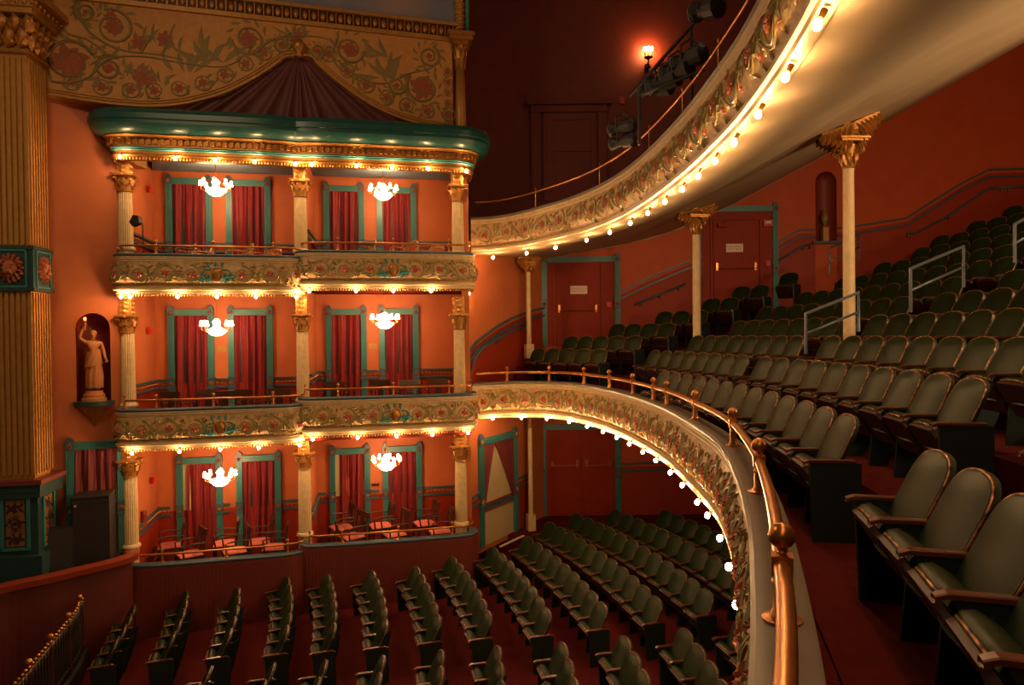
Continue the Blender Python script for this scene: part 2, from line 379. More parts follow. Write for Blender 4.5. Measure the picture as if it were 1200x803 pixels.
# soffit height of the gallery
ZX=[(-3,1.86),(.4,1.95),(2.8,2.33),(3.8,2.55),(4.6,2.8),(6.05,3.46),(9.3,5.15),(13.95,8.05),(16,9.3)]
def interp(T,x):
    if x<=T[0][0]: return T[0][1]
    for (a,b),(c,d) in zip(T,T[1:]):
        if x<=c: return b+(d-b)*(x-a)/(c-a)
    return T[-1][1]
def soff(x,d):
    z0=1.835; t=min(1,max(0,d/2.2)); t=t*t*(3-2*t); return z0+(interp(ZX,x)-z0)*t
def usoff(x,y):
    i=min(range(len(UPP.p)),key=lambda k:(UPP.p[k].x-x)**2+(UPP.p[k].y-y)**2)
    return soff(x,hypot(UPP.p[i].x-x,UPP.p[i].y-y))
def soffit_grid(off,i0=0):
    rows=[]; 
    for i in range(0,len(UPP.p),3):
        u=UPP.c[i]; p=UPP.at(u,0); n=UPP.at(u,1)-p; row=[]
        dmax=15.5
        q=p-n*dmax
        if q.y>YW-.02: dmax=(YW-.02-p.y)/(-n.y)
        if p.x-n.x*dmax>15.9: dmax=min(dmax,(15.9-p.x)/(-n.x))
        for j in range(31):
            d=.09+(dmax-.09)*(j/30)**1.25; w=p-n*d; row.append((w.x,w.y,soff(w.x,d)+off(d)))
        rows.append(row)
    return rows
mb=MB(); mb.grid(soffit_grid(lambda d:0)); o=struct(mb.build('ceiling_soffit',SOFFIT,smooth=True))
mb=MB(); mb.grid(soffit_grid(lambda d:.32)); struct(mb.build('floor_gallery',MAROON,smooth=True))
# gallery side wall above the soffit, its dimness put into the darker red
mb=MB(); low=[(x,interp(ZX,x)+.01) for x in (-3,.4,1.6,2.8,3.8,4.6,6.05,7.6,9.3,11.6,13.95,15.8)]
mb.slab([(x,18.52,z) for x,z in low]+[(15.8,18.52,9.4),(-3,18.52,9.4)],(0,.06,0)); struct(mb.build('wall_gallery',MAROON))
mb=MB(); pts=[(x,18.50,z+.0) for x,z in low[1:]]
mb.tube(pts,.022,6); struct(mb.build('trim_1',CREAM))
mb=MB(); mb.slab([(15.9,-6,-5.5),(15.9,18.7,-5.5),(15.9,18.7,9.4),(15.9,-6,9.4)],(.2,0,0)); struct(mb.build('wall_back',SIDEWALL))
# oblique wall beside the boxes (door with curtain below, stair dado above)
mb=MB(); wallslab(mb,W2,-.02,W2.L,-5.1,2.2,.15); struct(mb.build('wall_passage',ORANGE))
# box shell: back wall, side walls, partition, floors, ceilings
mb=MB(); wallslab(mb,BACK,-.1,BACK.L,-6,4.4,.15); struct(mb.build('wall_boxes_back',ORANGE))
BL=Vector((-7.62,13.72,0)); BC=BACK.pt(0,0)
mb=MB(); mb.slab([(BL.x,BL.y,-6),(BC.x+.02,BC.y,-6),(BC.x+.02,BC.y,4.4),(BL.x,BL.y,4.4)],(-.12,-.02,0)); struct(mb.build('wall_boxes_left',ORANGE))
mb=MB(); mb.slab([(-4.30,14.42,-6),(-4.60,16.0,-6),(-4.60,16.0,4.4),(-4.30,14.42,4.4)],(-.16,-.03,0)); struct(mb.build('wall_boxes_partition',ORANGE))
mb=MB(); mb.slab([(-1.10,15.15,-6),(-1.17,16.75,-6),(-1.17,16.75,4.4),(-1.10,15.15,4.4)],(.14,0,0)); struct(mb.build('wall_boxes_right',ORANGE))
# statue wall, left of the boxes
st0=W1.px(90,470); st1=W1.px(130.5,470); st_a=(st0[0]+st1[0])/2; st_w=(st1[0]-st0[0])/2; st_zs=W1.px(110,470)[1]; st_zp=W1.px(110,367)[1]-st_w
mb=MB(); arch_wall(mb,W1,0,W1.L,-6,9.4,st_a,st_w,st_zs,st_zp,.14); struct(mb.build('wall_left',ORANGE))
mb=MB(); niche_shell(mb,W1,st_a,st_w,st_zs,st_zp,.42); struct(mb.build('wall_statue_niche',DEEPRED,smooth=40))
# box front paths (ledge edge), left and right bay
PLB=Path([(-7.60,14.0),(-7.74,13.72),(-7.76,13.36),(-7.60,13.10),(-7.25,13.08),(-6.5,13.20),(-5.8,13.38),(-5.1,13.54),(-4.62,13.66),(-4.36,13.80),(-4.24,14.02),(-4.26,14.3)],.06)
PRB=Path([(-4.42,14.42),(-4.46,14.14),(-4.34,13.90),(-4.08,13.82),(-3.4,13.92),(-2.7,14.05),(-2.0,14.20),(-1.3,14.37),(-.98,14.47),(-.80,14.66),(-.80,14.95),(-.98,15.25)],.06)
LEV={'L':(-4.38,-1.37,1.63),'R':(-4.26,-1.25,1.75)}
FLO={'L':(-4.84,-2.02,1.10),'R':(-4.72,-1.90,1.22)}
def pathpoly(path,o): return [tuple(path.at(path.L*i/40,o)[:2]) for i in range(41)]
for side,path,b0,b1 in (('L',PLB,(-4.62,15.9),(-7.98,15.28)),('R',PRB,(-1.2,16.72),(-4.6,16.02))):
    for li in range(3):
        poly=pathpoly(path,-.12)+[b0,b1]; z=FLO[side][li]
        mb=MB(); mb.prism(poly,(-6.0 if li==0 else z-.12-(.12 if side=='R' else 0)),z); struct(mb.build('floor_box',CARPET))
COR=Path([(-7.72,14.3),(-7.78,13.75),(-7.74,13.36),(-7.58,13.16),(-7.2,13.16),(-6.4,13.32),(-5.6,13.48),(-4.85,13.64),(-4.5,13.76),(-4.3,13.86),(-4.05,13.87),(-3.6,13.93),(-2.8,14.09),(-2.0,14.27),(-1.3,14.43),(-1.0,14.54),(-.84,14.74),(-.84,15.0),(-.92,15.6)],.06)
mb=MB(); mb.prism(pathpoly(COR,-.25)+[(-1.1,16.7),(-7.98,15.28)],3.74,3.95); struct(mb.build('ceiling_box',CEILBL))
# ------------------------------------------------------------------ spandrel wall: painted mural, drape, sky
mb=MB(); wallslab(mb,SP,SP.px(128,150)[0],SP.L,3.9,9.4,.2,k=-.14); struct(mb.build('wall_proscenium',ORANGE))
curve=[(50,111),(100,119),(140,124),(180,126),(220,122),(260,111),(292,96),(315,82),(330,71),(337,67),(364,67),(370,74),(385,88),(405,104),(430,121),(460,136),(495,147),(531,153)]
cp=[SP.px(x,y) for x,y in curve]
cs=[(p.x,p.y) for p in catmull(cp,.06)]
ZD=6.50
mb=MB(); 
for (a,b),(c,d) in zip(cs,cs[1:]):
    mb.add([SP.pt(a,b),SP.pt(c,d),SP.pt(c,ZD),SP.pt(a,ZD),SP.pt(a,b,-.3),SP.pt(c,d,-.3)],[(0,1,2,3),(0,4,5,1)])
spth=thing('spandrel_mural','large cream mural with scrolling vines and red flowers, over the top boxes','mural',SP.pt(4,4.2))
mb.build('painted_ground',MURG,spth)
mb=MB()
for off,r in ((.02,.028),(.085,.018),(.13,.014)):
    pts=[]
    for i,(a,b) in enumerate(cs):
        j=min(i+1,len(cs)-1); h=max(i-1,0); ta,tb=cs[j][0]-cs[h][0],cs[j][1]-cs[h][1]; L=hypot(ta,tb); pts.append(SP.pt(a-tb/L*off,b+ta/L*off,.012))
    mb.tube(pts,r,5)
mb.build('gilt_border',GOLDP,spth,smooth=True)
v,l,r_=MB(),MB(),MB()
S=lambda a,b,k: SP.pt(a,b,.004+k*.35)
def mp(x,y): return SP.px(x,y)
def big(x,y,R,sg,rose=1,turn=1.5,ph=0.):
    a,b=mp(x,y); r_spiral(v,S,a,b,R,R*.35,turn,ph,sg,.035,26)
    for j in range(12):
        t=ph+sg*j*.55; L=R*random.uniform(.45,.75); r_leaf(l,S,a+R*cos(t),b+R*sin(t),t+sg*1.0,L,L*.32,.02)
    if rose: r_rose(r_,S,a,b,R*.5*rose,.02,8)
for x,y,R,sg,ro,ph in ((82,72,.42,1,1.5,.4),(133,32,.36,-1,.9,2.),(128,80,.25,1,.8,1.),(291,46,.33,1,1.1,3.3),(410,58,.30,-1,1.1,0),(503,66,.25,-1,.6,1.2),(495,103,.36,1,1.5,2.4),(100,14,.2,1,.5,2),(465,100,.2,-1,.6,0),(330,52,.17,-1,.9,0),(372,60,.17,1,.9,3.)): big(x,y,R,sg,ro,ph=ph)
def stem_px(P,r=.028): 
    q=catmull([mp(x,y) for x,y in P],.12); r_tube(v,S,[(p.x,p.y) for p in q],r)
stem_px([(60,95),(80,97),(105,90),(125,70),(165,66),(215,74),(262,78),(288,64),(300,50)])
stem_px([(90,10),(105,38),(140,58),(185,64),(215,70)]); stem_px([(165,62),(178,40),(180,28)]); stem_px([(190,66),(198,45),(205,28)])
stem_px([(398,72),(420,90),(450,98),(480,86),(505,80),(515,66),(503,56)]); stem_px([(395,45),(390,70),(415,92),(440,98)])
stem_px([(300,60),(320,46),(350,42),(385,46),(398,60)]); stem_px([(66,20),(80,40),(100,45),(125,62)])
for x,y,n,L in ((250,72,7,.62),(455,92,7,.62),(215,84,5,.5),(170,50,5,.3),(200,60,5,.3),(150,90,6,.35),(180,96,6,.3),(350,42,8,.3),(445,66,4,.5)):
    a,b=mp(x,y)
    for j in range(n): r_leaf(l,S,a+random.uniform(-.2,.2),b,(.5+.36*j if x<350 else 2.9-.36*j),L*random.uniform(.7,1.2),L*.2,.02)
for x,y,R in ((163,50,.16),(193,46,.16),(168,90,.22),(350,42,.12),(130,20,.12)): r_rose(r_,S,*mp(x,y),R,.02,7)
# border garland following the lower curve
acc=0
for i in range(1,len(cs)-1):
    a,b=cs[i]; acc+=hypot(a-cs[i-1][0],b-cs[i-1][1])
    if acc>.46:
        acc=0; ta,tb=cs[i+1][0]-cs[i-1][0],cs[i+1][1]-cs[i-1][1]; L=hypot(ta,tb); na,nb=-tb/L,ta/L
        if 2.9<a<3.0: continue
        r_rose(r_,S,a+na*.33,b+nb*.33,.10,.02,6); r_spiral(v,S,a+na*.33,b+nb*.33,.17,.12,1.1,random.random()*6,random.choice((-1,1)),.02,14)
        for j in range(5): r_leaf(l,S,a+na*.33+random.uniform(-.2,.2),b+nb*.33+random.uniform(-.14,.14),random.random()*6.28,.16,.06,.02)
a1=mp(525,100)[0]
for j in range(6): r_rose(r_,S,a1,5.0+j*.23-.35,.08,.02,6); r_spiral(v,S,a1,5.0+j*.23-.35,.11,.08,1.,j*2.,1,.014,12)
v.build('vine_pattern',MOLV,spth); l.build('leaf_pattern',MOLV,spth); r_.build('flower_pattern',MRED,spth)
# egg and dart band above the mural
eb=thing('gilt_cornice_band','gilt egg-and-dart band between the painted sky and the vine mural','cornice',SP.pt(4,ZD))
mb=MB(); 
for z0,z1,k in ((ZD-.04,ZD+.05,.06),(ZD+.30,ZD+.37,.08)): mb.slab([SP.pt(0,z0),SP.pt(SP.L,z0),SP.pt(SP.L,z1),SP.pt(0,z1)],SP.n*k)
mb.build('moulding',GOLDP,eb)
mb=MB(); mb.slab([SP.pt(0,ZD+.05),SP.pt(SP.L,ZD+.05),SP.pt(SP.L,ZD+.30),SP.pt(0,ZD+.30)],SP.n*.02); mb.build('band_ground',DARKWD,eb)
mb=MB(); n=46
for i in range(n):
    a=(i+.5)*SP.L/n; mb.ball(SP.pt(a,ZD+.175,.03),.075,8,sz=(.75,.5,1.25)); mb.box(SP.pt(a+SP.L/n/2,ZD+.175,.03),(.03,.04,.22),atan2(SP.u.y,SP.u.x))
mb.build('egg_moulding',GOLD,eb,smooth=50)
mb=MB(); mb.slab([SP.pt(0,ZD+.37,0),SP.pt(SP.L,ZD+.37,0),SP.pt(SP.L,9.4,0),SP.pt(0,9.4,0)],-SP.n*.04)
tag(mb.build('sky_mural',SKY,loc=SP.pt(4,ZD+.4)),'painted evening sky with soft clouds above the gilt egg band','mural')
# drape below the curve
pk=mp(350,67); N_=150; rows=[]
for t in [j/18 for j in range(19)]:
    row=[]
    for i in range(N_+1):
        s=i/N_*2-1; aw=abs(s)**.85*(1 if s>0 else -1)
        e_=SP.px(350+s*(214 if s<0 else 186),174-(4 if s<0 else -2)*abs(s))
        w=(.5+.5*sin(aw*30+.9*sin(aw*7)))**1.6*(.06+.07*t)
        x=pk[0]+s*.20*(1-t)+(e_[0]-pk[0])*t; z=pk[1]+(e_[1]-pk[1])*(t-(.36*abs(s)**1.1)*sin(pi*t)*.0)
        row.append(SP.pt(x,z,-.085+w*.9*min(1,t*3+.15)))
    rows.append(row)
mb=MB(); mb.grid(rows); dr=tag(mb.build('stage_drape',DRAPE,smooth=True,loc=SP.pt(4,4.2)),'dark plum swagged drape gathered to a peak under the vine mural','drape')
mb=MB(); a,b=mp(351,60); mb.lathe([(.02,-.16),(.10,-.13),(.05,-.06),(.12,.0),(.15,.08),(.10,.16),(.05,.2),(.0,.22)],SP.pt(a,b,.06),12)
tag(mb.build('gilt_finial',GOLD,smooth=True,loc=SP.pt(a,b,.05)),'small gilt knob at the peak of the plum drape','finial')
# ================================================================== columns and capitals
def capital(mb, r, h, z, n=8, mi=0):       # gilt leaf capital with corner volutes, on the axis
    mb.lathe([(r*1.0,z),(r*1.12,z+.03*h),(r*1.0,z+.07*h),(r*.98,z+.4*h),(r*1.08,z+.8*h),(r*1.3,z+.86*h)],(0,0,0),16,mi)
    for tier,(z0,hh,ro,cnt,tw) in enumerate(((.06,.44,.42,n,0),(.36,.44,.58,n,.5))):
        for i in range(cnt):
            a=2*pi*(i+tw)/cnt; rows=[]
            for t,w,o in ((0,.5,.02),(.35,.62,.10),(.7,.5,.22),(.92,.34,ro),(.86,.12,ro+.14)):
                R=r*(1.06+o+.12*tier); zz=z+h*(z0+hh*t); ww=w*r*.55
                rows.append([Vector((R*cos(a)-s*ww*sin(a),R*sin(a)+s*ww*cos(a),zz))-Vector((cos(a),sin(a),0))*abs(s)*.05*r for s in (-1,0,1)])
            mb.grid(rows,mi)
    for i in range(4):
        a=pi/4+i*pi/2; c=Vector((cos(a),sin(a),0)); pts=[]
        for j in range(15):
            t=j/14; th=pi*.5+t*4.2; rr=.30*r*(1-.75*t); cc=1.72*r
            pts.append(c*(cc+rr*cos(th)*1.0)+Vector((0,0,z+.78*h+rr*sin(th))))
        mb.tube([c*(1.15*r)+Vector((0,0,z+.55*h)),c*(1.4*r)+Vector((0,0,z+.84*h))]+pts,.085*r,6,mi)
    A=1.62*r
    mb.box((0,0,z+.90*h),(2*A*.86,2*A*.86,.07*h),pi/4*0,mi); mb.box((0,0,z+.965*h),(2*A*.95,2*A*.95,.07*h),0,mi)
    for i in range(4):
        a=i*pi/2; mb.ball((1.5*r*cos(a),1.5*r*sin(a),z+.9*h),.22*r,8,mi)
COLTMP={}
def column(name,label,cat,loc,r,h,caph,rz=0,group=None,fluted=True,bracket=0.,ring=0.,base=.16,collar=True):
    t=thing(name,label,cat,loc,rz,group,local=True)
    key=(round(r,3),round(h,3),round(caph,3),fluted,round(bracket,3),round(ring,2))
    if key not in COLTMP:
        b=MB(); b.box((0,0,.03),(2.9*r,2.9*r,.06)); b.lathe([(1.4*r,.06),(1.45*r,.09),(1.35*r,.12),(1.15*r,.125),(1.2*r,.15),(1.08*r,.17)],(0,0,0),20)
        s=MB(); n=40 if fluted else 18; s.lathe([(1.03*r,.15),(1.0*r,.3),(1.0*r,h*.33),(.97*r,h*.66),(.90*r,h-.05),(.94*r,h)],(0,0,0),n,flute=fluted,fd=.10)
        if ring: s.lathe([(1.0*r,ring-.05),(1.25*r,ring-.03),(1.3*r,ring),(1.2*r,ring+.03),(1.0*r,ring+.05)],(0,0,0),20)
        c=MB(); capital(c,r,caph,h)
        k=None
        if bracket:
            k=MB(); k.box((0,0,h+caph+bracket/2),(1.7*r,1.7*r,bracket))
            for i in range(4):
                a=i*pi/2
                for j in range(4):
                    z=h+caph+bracket*(j+.5)/4; rows=[]
                    S_=lambda u,v,kk: Vector((cos(a)*(.86*r+kk)-sin(a)*u, sin(a)*(.86*r+kk)+cos(a)*u, z+v))
                    r_leaf(k,S_,0,-bracket*.1,pi/2,bracket*.3,1.3*r,.03)
        COLTMP[key]=(b.mesh('column_base',CREAM,40),s.mesh('column_shaft',CREAM),c.mesh('gilt_capital',GOLD,30),k.mesh('scroll_block',GOLD) if k else None)
    B,Sf,C_,K=COLTMP[key]
    lpart(B,'base',None,t); lpart(Sf,'shaft',None,t); lpart(C_,'capital',None,t)
    if K: lpart(K,'scroll_block',None,t)
    return t
colx=[FAC.pt(0,0),Vector((-4.40,14.33,0)),FAC.pt(FAC.L,0)]
fz=atan2(FAC.u.y,FAC.u.x)
wn=['left','middle','right']; ln=['lowest boxes','middle tier of boxes','top tier of boxes']
for li,(zf,zc) in enumerate(((-4.84,-2.12),(-2.02,.83),(1.10,3.62))):
    for ci,c in enumerate(colx):
        top=[-2.42,.46,3.26][li]; r=.135 if li!=1 else .13; caph=.36
        column('box_column',f'cream fluted column with gilt capital, {wn[ci]} of three on the {ln[li]}','column',(c.x,c.y,zf),r,top-caph-zf,caph,fz,'fluted columns of the boxes',bracket=zc-top,ring=.68)
# balcony columns standing among the seats
def volute_capital(t,r,z,h):      # bell with leaves, four big scrolls and an abacus
    m=MB(); m.lathe([(r,z),(r*1.15,z+.05*h),(r,z+.1*h),(r*1.0,z+.45*h),(r*1.25,z+.62*h),(r*1.35,z+.8*h)],(0,0,0),16)
    for i in range(8):
        a=2*pi*i/8
        S_=lambda u,v,kk: Vector((cos(a)*(1.0*r+kk+.25*v)-sin(a)*u, sin(a)*(1.0*r+kk+.25*v)+cos(a)*u, z+.08*h+v))
        r_leaf(m,S_,0,0,pi/2,.42*h,.8*r,.03)
    for i in range(4):
        a=i*pi/2+pi/4; cdir=Vector((cos(a),sin(a),0)); R_=.9*r
        for sgn in (-1,1):
            sd=Vector((-sin(a),cos(a),0))*sgn*.32*r; pts=[]
            for q in range(22):
                tt=q/21; th=pi*.5-tt*2.2*2*pi; rr=R_*(1-.82*tt); pts.append(cdir*(1.75*r+rr*cos(th))+sd+Vector((0,0,z+.62*h+rr*sin(th))))
            m.tube(pts,[.16*r*(1-.5*q/21) for q in range(22)],6)
    m.box((0,0,z+.90*h),(r*4.6,r*4.6,.07*h)); m.box((0,0,z+.97*h),(r*5.2,r*5.2,.07*h))
    lpart(m,'volute_capital',GOLD,t,40)
def bracket_top(t,X,Y,zb,z0,r,ang,half):      # leafy bracket hugging the sloping soffit
    m=MB(); rows=[]; n=12
    for i in range(n+1):
        s=-half+2*half*i/n; x,y=X+s*cos(ang),Y+s*sin(ang); zt=usoff(x,y)-zb-.01; q=max(0.,1-abs(s)/half)
        zlow_=max(z0,zt-.05-.34*q**.6) if q>.25 else zt-.05-.34*q**.6
        w=r*(.8+1.1*q); rows.append([(s,-w,zt),(s,-w*1.1,(zt+zlow_)/2),(s,-w*.6,zlow_),(s,w*.6,zlow_),(s,w*1.1,(zt+zlow_)/2),(s,w,zt)])
    m.grid(rows); m.box((0,0,(z0+usoff(X,Y)-zb)/2),(r*2.6,r*2.2,usoff(X,Y)-zb-z0))
    for i in range(n):
        for sd in (-1,1):
            s=-half+2*half*(i+.5)/n; x,y=X+s*cos(ang),Y+s*sin(ang); zt=usoff(x,y)-zb; q=max(0.,1-abs(s)/half); w=r*(.8+1.1*q)
            for lv in (0,1):
                S_=lambda u,v,kk: Vector((s+u,sd*(w+kk),zt-.04-lv*.15*q+v))
                r_leaf(m,S_,0,0,-pi/2+(.5 if s>0 else -.5),.12+.12*q,.09,.05)
    lpart(m,'soffit_bracket',GOLD,t)
for (X,Y,zb,r,px,lab) in ((.43,17.25,-.62,.062,619,'slender cream column on the balcony beside the left exit door'),(3.86,14.25,-.75,.082,815,'cream balcony column before the right emergency door'),(4.62,9.35,-.75,.078,994,'cream balcony column standing nearest, rising from the rows of seats')):
    caph=.40 if px!=619 else .26; ang=atan2(Y-BY,X-BX)*.6; top={619:1.55,815:2.02,994:2.20}[px]
    t=column('balcony_column',lab,'column',(X,Y,zb),r,top-zb,caph,ang,None,fluted=False)
    for ch_ in list(t.children):
        if ch_.name.startswith('capital') or ch_.name.startswith('gilt'): bpy.data.objects.remove(ch_)
    volute_capital(t,r,top-zb,caph); bracket_top(t,X,Y,zb,top+caph-zb,r,ang,.40 if px!=619 else .28)
    if px==619:
        k=MB(); k.box((0,0,.18),(.2,.2,.36)); lpart(k,'pedestal',CREAM,t)
t=column('stalls_column','slender cream column under the balcony, left of the stalls double door','column',(.43,17.25,-4.98),.062,2.6,.3,0.3,None,fluted=False)
k=MB(); k.box((0,0,.2),(.2,.2,.4)); lpart(k,'pedestal',CREAM,t)
# small column at the end of the mural, with the rope moulding above
zc0=4.0; p=SP.pt(SP.L-.03,0,.02)
t=thing('mural_column','small rose-gold column with gilt capital at the right end of the mural','column',(p.x,p.y,zc0),fz,local=True)
h=5.85-zc0-.0
s=MB(); s.lathe([(.14,0),(.14,.1),(.115,.14),(.115,h*.5),(.10,h)],(0,0,0),20); lpart(s,'shaft',GOLDP,t,True)
c=MB(); capital(c,.115,.6,h); c.box((0,0,h+.64),(.5,.5,.1)); c.box((0,0,h+.72),(.58,.58,.08)); lpart(c,'capital',GOLD,t,30)
s=MB(); s.lathe([(.085,h+.76),(.085,3.2+h)],(0,0,0),12)
for i in range(26): s.tube([(.095*cos(a),.095*sin(a),h+.8+i*.13+.07*a/pi*1.0) for a in [q*pi/4 for q in range(9)]],.03,5)
lpart(s,'rope_shaft',GOLDP,t,True)
s=MB(); s.lathe([(.05,h+.76),(.05,3.2+h)],(.17,.05,0),10); lpart(s,'teal_bead',TEAL,t,True)
# ================================================================== proscenium pilaster
PC=Vector((-8.56,12.2,0)); pu=Vector((-.985,-.17,0)).normalized(); pv=Vector((-.17,.985,0)).normalized(); Wd,Dp=.62,.60
def pbox(mb,z0,z1,g=0.,mi=0):
    a=PC-pu*g-pv*g; u=pu*(Wd+2*g); w=pv*(Dp+2*g); mb.slab([a+Vector((0,0,z0)),a+u+Vector((0,0,z0)),a+u+w+Vector((0,0,z0)),a+w+Vector((0,0,z0))],(0,0,z1-z0),mi)
pt=thing('proscenium_pilaster','tall fluted gold pilaster at the stage edge with lion blocks and teal pedestal','pilaster',(PC.x-.3,PC.y+.3,-4.6))
mb=MB(); pbox(mb,-2.5,.88,-.02); pbox(mb,1.64,5.1,-.02)
for (z0,z1) in ((-2.42,.84),(1.68,5.0)):
    n=6
    for i in range(n+1):
        a=PC+pu*(.03+(Wd-.06)*i/n); mb.box((a.x,a.y,(z0+z1)/2),(.055,.05,z1-z0),atan2(pu.y,pu.x))
    for i in range(7):
        a=PC+pv*(.03+(Dp-.06)*i/6); mb.box((a.x,a.y,(z0+z1)/2),(.05,.045,z1-z0),atan2(pu.y,pu.x))
mb.build('fluted_shaft',GOLDP,pt)
mb=MB(); pbox(mb,.90,1.62,.05); pbox(mb,.86,.92,.07); pbox(mb,1.60,1.66,.07); blk=mb.build('lion_block',DTEAL,pt)
def lion(origin,u,n,s,mbk):
    u=Vector(u).normalized(); n=Vector(n).normalized(); o=Vector(origin)
    S_=lambda a,b,k: o+u*a*s+Vector((0,0,b*s))+n*k*s
    R=Matrix((u,n,Vector((0,0,1)))).transposed()
    for ring,(rr,L,cnt) in enumerate(((.30,.17,15),(.20,.20,13))):
        for i in range(cnt):
            t=2*pi*(i+.5*ring)/cnt; r_leaf(mbk,S_,rr*.8*cos(t),rr*sin(t)*1.05,t-.25,L,.13,.11+.05*ring)
    def bl(a,b,k,r,sz):
        m=MB(); m.ball((0,0,0),r*s,10,sz=sz); mbk.add([S_(a,b,k)+R@Vector(v_) for v_ in m.v],m.f)
    bl(0,0,.05,.24,(.95,.55,1.15)); bl(0,-.10,.16,.10,(1.2,.9,.8)); bl(0,.02,.17,.05,(.8,.8,1.9)); bl(-.07,-.14,.17,.055,(1,1,.9)); bl(.07,-.14,.17,.055,(1,1,.9))
    bl(0,-.25,.10,.07,(1.1,.8,.8)); bl(-.10,.07,.15,.035,(1.2,.6,.6)); bl(.10,.07,.15,.035,(1.2,.6,.6)); bl(-.10,.12,.14,.05,(1.3,.6,.4)); bl(.10,.12,.14,.05,(1.3,.6,.4)); bl(-.22,.2,.06,.07,(1,.7,1)); bl(.22,.2,.06,.07,(1,.7,1))
for (c,u,n,s) in ((PC+pu*(Wd*.5)-pv*.06+Vector((0,0,1.26)),-pu,-pv,.56),(PC+pv*(Dp*.5)-pu*.06+Vector((0,0,1.26)),pv,-pu,.52)):
    m=MB(); w_=.25 if s>.53 else .24
    for (da,db,la,lb) in ((0,.32,w_*2,.03),(0,-.32,w_*2,.03),(w_,0,.03,.64),(-w_,0,.03,.64)):
        q=c+u*da+Vector((0,0,db)); m.box(q,(la,.02,lb),atan2(u.y,u.x))
    m.build('panel_frame',TEAL,blk); m=MB(); lion(c,u,n,s,m); m.build('lion_head',LIONM,blk,smooth=50)
mb=MB(); pbox(mb,5.08,5.14,.05); pbox(mb,5.14,5.74,.0)
for face,(o_,u_,n_,W_) in enumerate(((PC,pu,-pv,Wd),(PC,pv,-pu,Dp))):
    cnt=3
    for tier in range(2):
        for i in range(cnt+tier):
            a=W_*(i+.5-.5*tier)/cnt; q=o_+u_*a+Vector((0,0,5.16+.24*tier))
            S_=lambda x,y,k: q+u_*x+Vector((0,0,y))+n_*(k+.02+y*.28)
            r_leaf(mb,S_,0,0,pi/2,.34,.24,.06); r_leaf(mb,S_,0,0,pi/2+.5,.26,.1,.08); r_leaf(mb,S_,0,0,pi/2-.5,.26,.1,.08)
mb.build('capital',GOLD,pt,smooth=30)
mb=MB(); pbox(mb,5.74,5.84,.16); pbox(mb,5.84,5.96,.22); pbox(mb,5.98,6.10,.34); mb.build('abacus',GOLDP,pt)
mb=MB()
for i in range(9): q=PC+pu*(-.2+1.0*i/8)-pv*.24; mb.ball((q.x,q.y,5.90),.045,8)
for i in range(7): q=PC+pv*(-.2+.9*i/6)-pu*.24; mb.ball((q.x,q.y,5.90),.045,8)
mb.build('bead_moulding',GOLD,pt,smooth=True)
mb=MB(); pbox(mb,6.10,6.75,.10); mb.build('frieze_block',DTEAL,pt)
mb=MB(); 
for q,u_,n_ in ((PC+pu*(Wd*.5)-pv*.11,pu,-pv),(PC+pv*(Dp*.5)-pu*.11,pv,-pu)):
    S_=lambda a,b,k: q+u_*a+Vector((0,0,6.42+b))+n_*k
    r_rose(mb,S_,0,0,.2,.05,8)
mb.build('rosette',LIONM,pt)
mb=MB(); pbox(mb,6.75,7.0,.3); pbox(mb,7.0,9.4,.1); mb.build('upper_cornice',GOLDP,pt)
mb=MB(); pbox(mb,-4.6,-3.85,.14); pbox(mb,-3.85,-2.75,.05); pbox(mb,-2.82,-2.72,.12); pbox(mb,-2.72,-2.58,.13); mb.build('pedestal',DTEAL,pt)
mb=MB(); pbox(mb,-2.58,-2.50,.17); mb.build('pedestal_cap',BOXBOARD,pt)
mb=MB(); fr=MB(); gv=MB()
for q,u_,n_,w_ in ((PC+pu*(Wd*.5)-pv*.06,pu,-pv,.30),(PC+pv*(Dp*.5)-pu*.06,pv,-pu,.26)):
    ang=atan2(u_.y,u_.x); mb.box((q.x,q.y,-3.27),(w_,.02,.82),ang)
    for da,la,dz,lz in ((0,w_+.16,.46,.05),(0,w_+.16,-.46,.05),(w_/2+.06,.05,0,.92),(-w_/2-.06,.05,0,.92)):
        r2=q+u_*da; fr.box((r2.x,r2.y,-3.27+dz),(la,.05,lz),ang)
    S_=lambda a,b,k: q+u_*a+Vector((0,0,-3.27+b))+n_*(.012+k*.6)
    for sx in (-1,1):
        for j in range(3):
            r_spiral(gv,S_,sx*w_*.22,-.27+.27*j,w_*.18,w_*.05,1.2,j,sx*(-1)**j,.012,14)
            for e in range(4): r_leaf(gv,S_,sx*w_*.2,-.27+.27*j,e*1.6+j,.13,.05,.02)
    for j in range(4): r_rose(gv,S_,0,-.32+.21*j,.06,.02,5)
mb.build('gilt_panel',GOLD,pt); fr.build('panel_moulding',TEAL,pt); gv.build('panel_ornament',DARKWD,pt)
